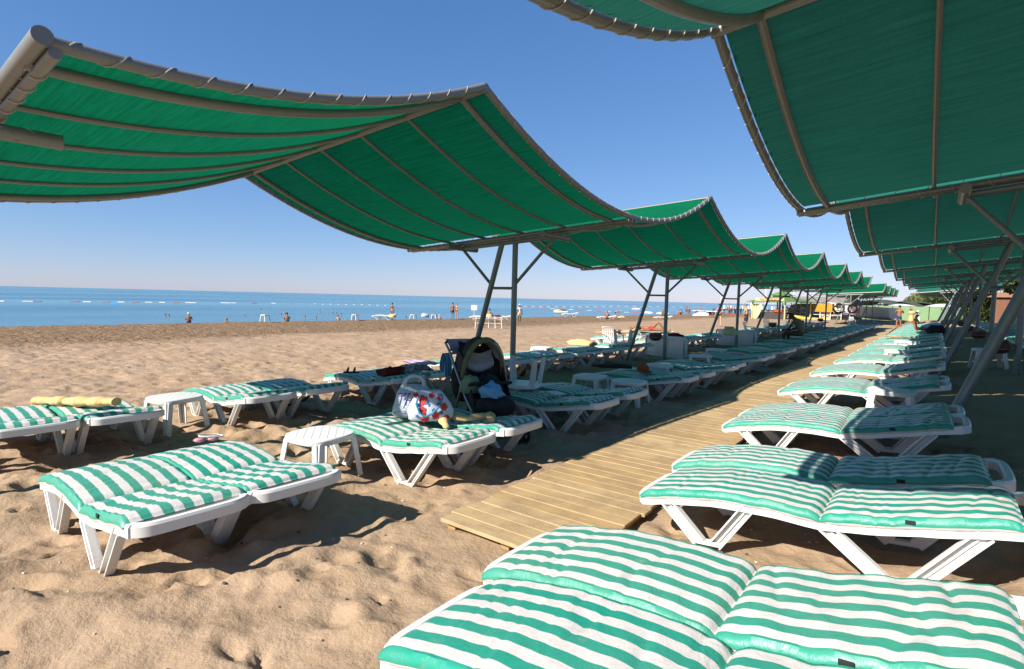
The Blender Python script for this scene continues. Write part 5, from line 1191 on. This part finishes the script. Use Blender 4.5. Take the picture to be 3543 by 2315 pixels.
for k, (y, mt) in enumerate(((-0.35, 'yellow'), (0, 'blackwear'), (0.35, 'yellow'))):
    MB().tube([(-2.0, y, 0.75), (-1.2, y, 0.45), (0, y, 0.22), (1.4, y, 0.2), (1.9, y, 0.25)], [0.08, 0.2, 0.22, 0.2, 0.06], 10).build('hull_tube', M[mt], t)
def ring(label, p, rz, r, rt, m1, m2=None, name='life_ring'):
    t_ = thing(name, label, 'life ring', p, rz)
    MB().tube([(r*math.cos(a), 0, r*math.sin(a)) for a in [2*PI*i/28 for i in range(28)]], rt, 10, closed=True).build('ring', M[m1], t_)
    for q in range(4):
        a0 = PI/4+q*PI/2; MB().tube([(r*math.cos(a), 0, r*math.sin(a)) for a in [a0-0.16+0.32*i/4 for i in range(5)]], rt*1.07, 10).build('band', M[m2 or m1], t_)
pa = at_y(2950, 1069, 43.55); ring('orange red life ring hung on a canopy post', pa, R(25), 0.265, 0.062, 'red', 'orange')
pa = at_y(2902, 1067, 50.6); ring('black rubber ring hung behind a canopy post', pa, R(25), 0.37, 0.075, 'rubber', 'grey_metal')
# beached boat
bp2 = at(2985, 1112, -0.1); t = thing('motor_boat', 'white and lilac motor boat pulled up before the green fence', 'boat', bp2, R(-22))
g = MB(); vs = []; fs = []; n = 14
for i in range(n+1):
    u = i/n; x = -3.4+6.8*u; w = 1.15*min(1, (0.12+u*1.9))**0.7; kz = 0.9*(1-min(1, u*1.7))**1.8
    for (a, z) in ((-1, 1.75), (-0.97, 1.3), (-0.7, 0.6+kz*0.5), (0, 0.25+kz), (0.7, 0.6+kz*0.5), (0.97, 1.3), (1, 1.75)): vs.append((x-(1.75-z)*-0.25*(1-u), a*w, z+0.25*(1-u)))
for i in range(n):
    for j in range(6): fs.append((i*7+j, (i+1)*7+j, (i+1)*7+j+1, i*7+j+1))
fs.append(tuple(n*7+j for j in range(7))); fs += [(i*7+6, (i+1)*7+6, (i+1)*7, i*7) for i in range(n)]
g.add(vs, fs); g.build('hull', M['white'], t)
m_ = mat('lilac_paint', (0.50, 0.44, 0.66), 0.4)
for k in range(4): MB().box((0.6, -1.165, 0.85+k*0.22), (5.0-k*0.2, 0.02, 0.05)).build('side_stripe', m_, t, smooth=False)
MB().box((1.0, 0, 2.15), (2.6, 2.3, 0.12), None, 0.04).build('cover', M['slate'], t)
for sx in (-0.2, 2.2): MB().tube([(sx, -1.0, 1.7), (sx, -1.0, 2.1)], 0.04, 6).build('cover_post', M['white'], t)
# fence of green cloth panels
FA = Vector((-16.5, 88.0)); FB = Vector((11.0, 91.0)); L = (FB-FA).length; NP = 14; ang = math.atan2(FB.y-FA.y, FB.x-FA.x)
t = thing('fence', 'long green panel fence closing the far end of the beach', 'fence', (FA.x, FA.y, 0.0), ang)
pm = MB().box((0, 0, 0.97), (L/NP-0.08, 0.03, 1.86), None, 0.01).mesh('panel', M['fence']); qm = MB().tube([(0, 0, 0), (0, 0, 1.98)], 0.04, 8).mesh('post', M['sail'])
for k in range(NP):
    part('panel', pm, t, (L/NP*(k+0.5), 0, 0), (0, 0, 0)); part('post', qm, t, (L/NP*k, -0.05, 0))
MB().box((L/2, 0, 1.93), (L, 0.05, 0.05)).build('top_rail', M['sail'], t, smooth=False)
# shade sails behind the fence
def sail(label, loc, w, h, seed):
    t_ = thing('shade_sail', label, 'shade sail', loc, R(-35)); g = MB()
    for q in (0, 0.03): g.grid(lambda a, c: ((a-0.5)*w, (c-0.5)*w*0.7, h*(1-(2*a-1)**2)**0.8*(0.75+0.25*math.sin(PI*c))+q), 18, 8)
    g.build('cloth', M['sail'], t_)
    for sx in (-0.47, 0, 0.47): MB().tube([(sx*w, 0, -loc[2]), (sx*w, 0, h*(1-(2*sx)**2)*0.9)], 0.07, 6).build('mast', M['darkwood'], t_)
for x, y, w, h, lab in ((3045, 1062, 8.5, 1.35, 'wide dark shade sail behind the left end of the fence'), (3140, 1061, 6.2, 1.0, 'domed dark shade sail behind the standing man'), (3212, 1062, 6.5, 0.85, 'low brownish shade sail behind the fence, under the trees')):
    p = at_y(x, y, 122.0); sail(lab, tuple(p), w, h, int(x))
for x, lab in ((3120, 'white umbrella roof behind the fence at left'), (3262, 'white umbrella roof behind the fence at right')):
    p = at_y(x, 1062, 112.0); t = thing('white_awning', lab, 'awning', p, 0.2)
    MB().grid(lambda a, c: ((a-0.5)*5, (c-0.5)*3, 0.5*math.sin(PI*a)*math.sin(PI*c)), 10, 6).build('cloth', M['white'], t); MB().tube([(0, 0, -2.0), (0, 0, 0.45)], 0.05, 6).build('pole', M['white'], t)
# trees
def crown_mesh(seed, R_, H_, n, leaf, mat_, long=1.0):
    r = np.random.default_rng(seed); g = MB(); cl = [(r.normal(0, 0.42, 3)*np.array([R_, R_, H_*0.45])+np.array([0, 0, H_*0.5]), r.uniform(0.25, 0.5)*R_) for _ in range(16)]
    vs = []; fs = []
    for i in range(n):
        c, cr = cl[r.integers(len(cl))]; d = r.normal(0, 1, 3); d /= np.linalg.norm(d); p = c+d*cr*r.uniform(0.55, 1.05)**0.6
        a = r.normal(0, 1, 3); a[2] -= 0.2; a /= np.linalg.norm(a); b2 = np.cross(a, d+0.3*r.normal(0, 1, 3)); b2 /= max(1e-6, np.linalg.norm(b2))
        s_ = leaf*r.uniform(0.6, 1.3); k = len(vs)
        vs += [p-a*s_*long-b2*s_*0.1, p-b2*s_*0.45, p+a*s_*long, p+b2*s_*0.45]; fs.append((k, k+1, k+2, k+3))
    g.add(vs, fs); return g.mesh('crown', M[mat_], smooth=False)
def tree(label, loc, h, R_, seed, mat_='leaf', leaf=0.28, n=2600):
    t_ = thing('tree', label, 'tree', loc, seed)
    MB().tube([(0, 0, -0.3), (0.08, 0.05, h*0.3), (0.02, 0.1, h*0.7)], [0.22, 0.16, 0.07], 8).build('trunk', M['bark'], t_)
    for k in range(4):
        a = k*1.7; MB().tube([(0.06, 0.06, h*(0.35+0.08*k)), (R_*0.5*math.cos(a), R_*0.5*math.sin(a), h*(0.6+0.08*k))], [0.09, 0.03], 6).build('limb', M['bark'], t_)
    c = part('crown', crown_mesh(seed, R_, h*0.85, n, leaf, mat_), t_, (0, 0, h*0.22)); c['kind'] = 'stuff'
for i, (x, Yd, h, R_, lab) in enumerate(((3178, 150, 4.6, 3.2, 'pale green tree behind the fence, left of the yellow lamp'), (3222, 152, 5.4, 4.0, 'tallest pale green tree behind the fence'), (3268, 140, 5.0, 3.6, 'pale green tree behind the slanted posts'), (3300, 120, 4.8, 3.4, 'green tree at the far right end of the fence'))):
    p = at_y(x, 1066, Yd); tree(lab, (p.x, p.y, gz(p.x, p.y)), h, R_, 50+i, 'cane' if i < 2 else 'leaf')
p = at_y(3535, 1080, 66.0); tree('dark green tree leaning over the brown hut', (p.x, p.y, 1.0), 5.6, 2.6, 61, 'leaf', 0.22, 5000)
p = at_y(3600, 1080, 50.0); tree('dark green tree at the right edge behind the hut', (p.x, p.y, 1.0), 4.6, 2.6, 63, 'leaf', 0.22, 4000)
def clump(label, loc, h, n, seed):
    """tall cane clump: arching blades from stems"""
    r = random.Random(seed); t_ = thing('cane_clump', label, 'plant', loc, 0); g = MB(); vs = []; fs = []
    for i in range(n):
        bx, by = r.gauss(0, 0.6), r.gauss(0, 0.6); z0 = r.uniform(0.1, h*0.85); a = r.uniform(0, 2*PI); L_ = r.uniform(0.5, 1.0); w = r.uniform(0.025, 0.05); k = len(vs)
        for q in range(5):
            u = q/4; x = bx+math.cos(a)*L_*u*0.7; y = by+math.sin(a)*L_*u*0.7; z = z0+L_*(0.75*u-0.85*u*u); ww = w*(1-u*0.9)
            vs += [(x-math.sin(a)*ww, y+math.cos(a)*ww, z), (x+math.sin(a)*ww, y-math.cos(a)*ww, z)]
            if q: fs.append((k+2*q-2, k+2*q-1, k+2*q+1, k+2*q))
    g.add(vs, fs); o_ = g.build('leaves', M['cane'], t_, smooth=False); o_['kind'] = 'stuff'
    g = MB()
    for i in range(26): bx, by = r.gauss(0, 0.5), r.gauss(0, 0.5); g.tube([(bx, by, -0.1), (bx+r.gauss(0, 0.15), by+r.gauss(0, 0.15), h*r.uniform(0.6, 0.95))], 0.018, 5)
    o_ = g.build('stems', M['cane'], t_); o_['kind'] = 'stuff'
for i, (x, h, lab) in enumerate(((3368, 2.5, 'tall yellow green cane clump, left of the three by the hut'), (3392, 2.9, 'tall yellow green cane clump, middle of the three by the hut'), (3420, 3.0, 'tall yellow green cane clump, nearest the brown hut'))):
    p = at_y(x, 1108, 60.0+i); clump(lab, (p.x, p.y, gz(p.x, p.y)), h, 900, 70+i)
# brown wooden hut
p = at_y(3470, 1096, 58.0); t = thing('wooden_hut', 'small brown wooden hut with a louvred door and pyramid roof', 'hut', (p.x, p.y, gz(p.x, p.y)), R(-12))
MB().box((0, 0, 1.05), (1.34, 1.3, 2.1), None, 0.02).build('wall', M['hut'], t)
g = MB(); g.add([(-0.95,-0.95,2.1),(0.95,-0.95,2.1),(0.95,0.95,2.1),(-0.95,0.95,2.1),(-0.3,-0.3,2.5),(0.3,-0.3,2.5),(0.3,0.3,2.5),(-0.3,0.3,2.5)], [(0,1,5,4),(1,2,6,5),(2,3,7,6),(3,0,4,7),(4,5,6,7),(3,2,1,0)]); g.build('roof', M['hutroof'], t, smooth=False)
d_ = MB().box((0, -0.67, 1.02), (0.96, 0.04, 1.92), None, 0.01).build('door', M['hut'], t)
sl_ = MB().box((0, 0, 0), (0.86, 0.02, 0.085), Matrix.Rotation(0.5, 3, 'X')).mesh('louvre', M['hutroof'], smooth=False)
for k in range(17): part('louvre', sl_, d_, (0, -0.70, 0.18+k*0.105))
for sx in (-1, 1): MB().box((sx*0.62, -0.66, 1.05), (0.1, 0.06, 2.1), None, 0.01).build('corner_post', M['hutroof'], t)
# pier
p0 = at(2484, 1086, SEA_Z); p1 = Vector((-30.0, 212.0, SEA_Z)); ang = math.atan2(p1.y-p0.y, p1.x-p0.x); L = (p1-p0).length
t = thing('pier', 'long timber pier with white railing and furniture standing in the sea', 'pier', (p0.x, p0.y, 0), ang)
MB().box((L/2, 0, -0.15), (L, 5.0, 0.3)).build('deck', M['darkwood'], t, smooth=False)
for k in range(int(L/2.2)+1):
    for sy in (-2.3, 2.3): MB().tube([(k*2.2, sy, -3.2), (k*2.2, sy, -0.2)], 0.14, 6).build('pile', M['darkwood'], t)
for k in range(int(L/1.4)): MB().box((k*1.4+0.4, -2.4, 0.5), (0.08, 0.08, 1.0)).build('rail_post', M['white'], t, smooth=False)
for z in (0.55, 1.0): MB().box((L/2, -2.4, z), (L, 0.07, 0.07)).build('hand_rail', M['white'], t, smooth=False)
for k in range(18): MB().box((1.5+k*1.9+rk.random(), rk.uniform(-1.5, 1.5), 0.55), (0.7+0.8*rk.random(), 0.7, 1.1)).build('furniture', M['white'], t, smooth=False)
t = thing('flag_pole', 'white flag on a pole at the end of the pier', 'flag', (p0.x+0.5, p0.y+0.3, 0), 0.3)
MB().tube([(0, 0, 0), (0, 0, 3.9)], 0.06, 6).build('pole', M['white'], t); MB().grid(lambda a, c: (a*1.3, 0.15*math.sin(5*a), 2.9+0.9*c-0.25*a), 8, 4).build('flag', M['white'], t)
for x, y, lab in ((2524, 1060, 'person standing on the pier above the bathers'), (2576, 1062, 'person standing on the pier near the white board')):
    pp = at(x, 1068, 0.05); person(lab, pp, facing(pp), 'stand', 'tan', 'redcap', None, 'hair', 1.05)
# lamp posts and masts seen above the kiosk
for x, yt, lab in ((2646, 1000, 'tall white pole rising behind the kiosk'), (2742, 1005, 'tall white pole with a red top behind the shed')):
    pb = at_y(x, 1090, 110.0); o = MB().tube([(pb.x, pb.y, gz(pb.x, pb.y)), (pb.x, pb.y, 5.4)], 0.09, 6).build('pole', M['white']); tag(o, lab, 'pole')
# boat trailer
tp_ = at(2452, 1091, -0.66); t = thing('boat_trailer', 'long rusty boat trailer with a pale bed on the beach edge', 'trailer', tp_, R(-25))
MB().box((0, 0, 0.78), (7.0, 1.7, 0.14), None, 0.03).build('bed', M['white'], t); MB().box((1.8, 0, 0.5), (5.5, 0.18, 0.14)).build('chassis', M['orange'], t, smooth=False); MB().beam((3.8, 0, 0.5), (6.2, 0, 0.3), 0.14, 0.12).build('tow_bar', M['orange'], t)
for x in (-2.3, -0.3, 1.8):
    for sy in (-0.85, 0.85): w = MB().lathe([(0.12, -0.1), (0.36, -0.1), (0.40, 0), (0.36, 0.1), (0.12, 0.1)], 18, (x, sy, 0.40), axis='y').build('wheel', M['rubber'], t); MB().lathe([(0.0, -0.11), (0.16, -0.11), (0.16, 0.11), (0.0, 0.11)], 12, (x, sy, 0.40), axis='y', cap=False).build('rim', M['orange'], w)
o = board('small white dinghy lying beside the trailer', 'dinghy', 'dinghy', at(2397, 1094, -0.6), R(10), R(82), 2.6, 1.1, 'white')
# jet ski
t = thing('jet_ski', 'yellow and white jet ski floating by the water edge', 'jet ski', at(1940, 1087, SEA_Z)+Vector((0, 0, 0.12)), R(35))
g = MB(); vs = []; fs = []; n = 12
for i in range(n+1):
    u = i/n; w = 0.55*math.sin(PI*min(0.97, 0.06+u*0.8))**0.6
    for a, z in ((-1, 0.45), (-0.7, 0.1), (0, -0.05), (0.7, 0.1), (1, 0.45), (0.5, 0.62), (-0.5, 0.62)): vs.append((-1.6+3.2*u, a*w, z+0.15*(1-u)**2))
for i in range(n):
    for j in range(7): fs.append((i*7+j, (i+1)*7+j, (i+1)*7+(j+1) % 7, i*7+(j+1) % 7))
fs += [tuple(range(7))[::-1], tuple(n*7+j for j in range(7))]
g.add(vs, fs); g.build('hull', M['white'], t); g = MB(); g.ball((-0.55, 0, 0.72), (0.8, 0.36, 0.28), 14, 8); g.build('cowl', M['yellow'], t)
MB().box((0.6, 0, 0.78), (1.2, 0.34, 0.24), None, 0.08).build('seat', M['black'], t); MB().tube([(-0.15, -0.4, 1.1), (-0.05, 0, 1.0), (-0.15, 0.4, 1.1)], 0.04, 6).build('handlebar', M['black'], t)
# A-frame sign beside the boardwalk
t = thing('folding_sign', 'white folding A frame standing beside the boardwalk', 'sign', at(3172, 1130, 0.15), R(20))
for sy in (-1, 1):
    MB().beam((-0.02, sy*0.62, 0), (0, sy*0.04, 1.42), 0.05, 0.09, 0.01, (1, 0, 0)).build('leg', M['white'], t)
# ---------------------------------------------------------------- floats on the swimming lines
m_ = mat('maroon_float', (0.20, 0.02, 0.03), 0.5); FL = {}
for k, mt in (('white', mat('weathered_white_float', (0.62, 0.62, 0.60), 0.6)), ('maroon', m_), ('red', M['red'])):
    g = MB(); g.tube([(-1.0, 0, 0), (-0.92, 0, 0), (0.92, 0, 0), (1.0, 0, 0)], [0.12, 0.24, 0.24, 0.12], 10); FL[k] = g.mesh('float', mt)
def fl(kind, px, py, ln, label, group):
    p = at(px, py, SEA_Z); o = bpy.data.objects.new('float', FL[kind]); COL.objects.link(o); o.location = p+Vector((0, 0, 0.08)); o.rotation_euler = (0, 0, R(37+random.uniform(-8, 8)))
    d = (p-Vector((0, 0, CAM_H))).length*0.97; s_ = ln*d/1900/2; o.scale = (s_, 0.55, 0.5); tag(o, label, 'float', group)
lf = [('white', 8, 16), ('white', 97, 28), ('maroon', 127, 25), ('maroon', 259, 23), ('white', 302, 25), ('maroon', 368, 22), ('white', 420, 23), ('maroon', 470, 20), ('white', 515, 22), ('white', 562, 21), ('maroon', 609, 18), ('white', 661, 36), ('white', 781, 33), ('white', 808, 17), ('maroon', 880, 16), ('white', 947, 15)]
for k, (c, x, ln) in enumerate(lf): fl(c, x, 1043.5+x*0.0072, ln, f'{c} long float, {ORD[k] if k else "first"} from the left on the left float line', 'floats of the left line')
for k, x in enumerate(range(1090, 1360, 27)): fl('white', x, 1053+(x-1090)*0.02+random.uniform(-1, 1), 6, 'tiny white float of the broken line right of the left floats', 'tiny floats in mid water')
for k, x in enumerate(range(1880, 2262, 32)):
    c = ('red', 'white')[k % 2]; fl(c, x, 1067+(x-1878)*0.052, 17, f'{c} float, {ORD[k]} from the left on the near red and white line', 'floats of the near right line')
for k in range(44):
    x = 1790+k*13.5; c = ('white', 'maroon')[k % 2]; fl(c, x, 1060.5+2.0*math.sin(k*0.16)+(x-1790)*0.004, 8, f'small {c} float of the far line across the bay', 'floats of the far line')
o = board('blue air mattress with a bather at the left float line', 'air_mattress', 'air mattress', at(379, 1053, SEA_Z), 0.5, R(88), 2.0, 0.8, 'blue')
for x, y, lab in ((2185, 1070, 'white paddle board under the far float line'), (2270, 1086, 'white paddle board beside the near float line'), (2215, 1084, 'white paddle board behind the slanted post')):
    board(lab, 'paddle_board', 'board', at(x, y, SEA_Z)+Vector((0, 0, 0.1)), 0.6, R(88), 3.4, 0.8, 'white')
# ---------------------------------------------------------------- litter of shells and pebbles on the sand
r = np.random.default_rng(77)
for nm, mt, n, lab in (('shells', 'shell', 260, 'tiny pale shells scattered on the near sand'), ('pebbles', 'stone', 240, 'small dark pebbles and weed scraps on the near sand')):
    g = MB()
    for i in range(n):
        x, y = r.uniform(-7.5, 1.0), r.uniform(0.4, 7.5)
        if -3.1 < x < -1.5 and y > 2.6: continue
        s_ = r.uniform(0.003, 0.011); z = sz(x, y)
        g.ball((x, y, z+s_*0.3), (s_*r.uniform(0.8, 1.8), s_, s_*0.7), 6, 4)
    o = g.build(nm, M[mt]); o['kind'] = 'stuff'; o['label'] = lab; o['category'] = 'litter'
for x, y, lab in ((-5.0, 4.35, 'heap of dark weed scraps beside the white table, left'), (-4.75, 4.75, 'heap of dark weed scraps beside the white table, right')):
    g = MB()
    for i in range(50 if y > 4 else 22):
        a = r.uniform(0, 6.28); px, py = x+r.normal(0, 0.07), y+r.normal(0, 0.07); l_ = r.uniform(0.01, 0.035); z = (sz(px, py) if y > 4 else 0.108)+r.uniform(0.002, 0.014)
        g.tube([(px-l_*math.cos(a), py-l_*math.sin(a), z), (px+l_*math.cos(a), py+l_*math.sin(a), z+r.uniform(-0.004, 0.006))], r.uniform(0.002, 0.006), 4)
    o = g.build('weed_heap', M['twig']); tag(o, lab, 'weed', None, 'stuff')
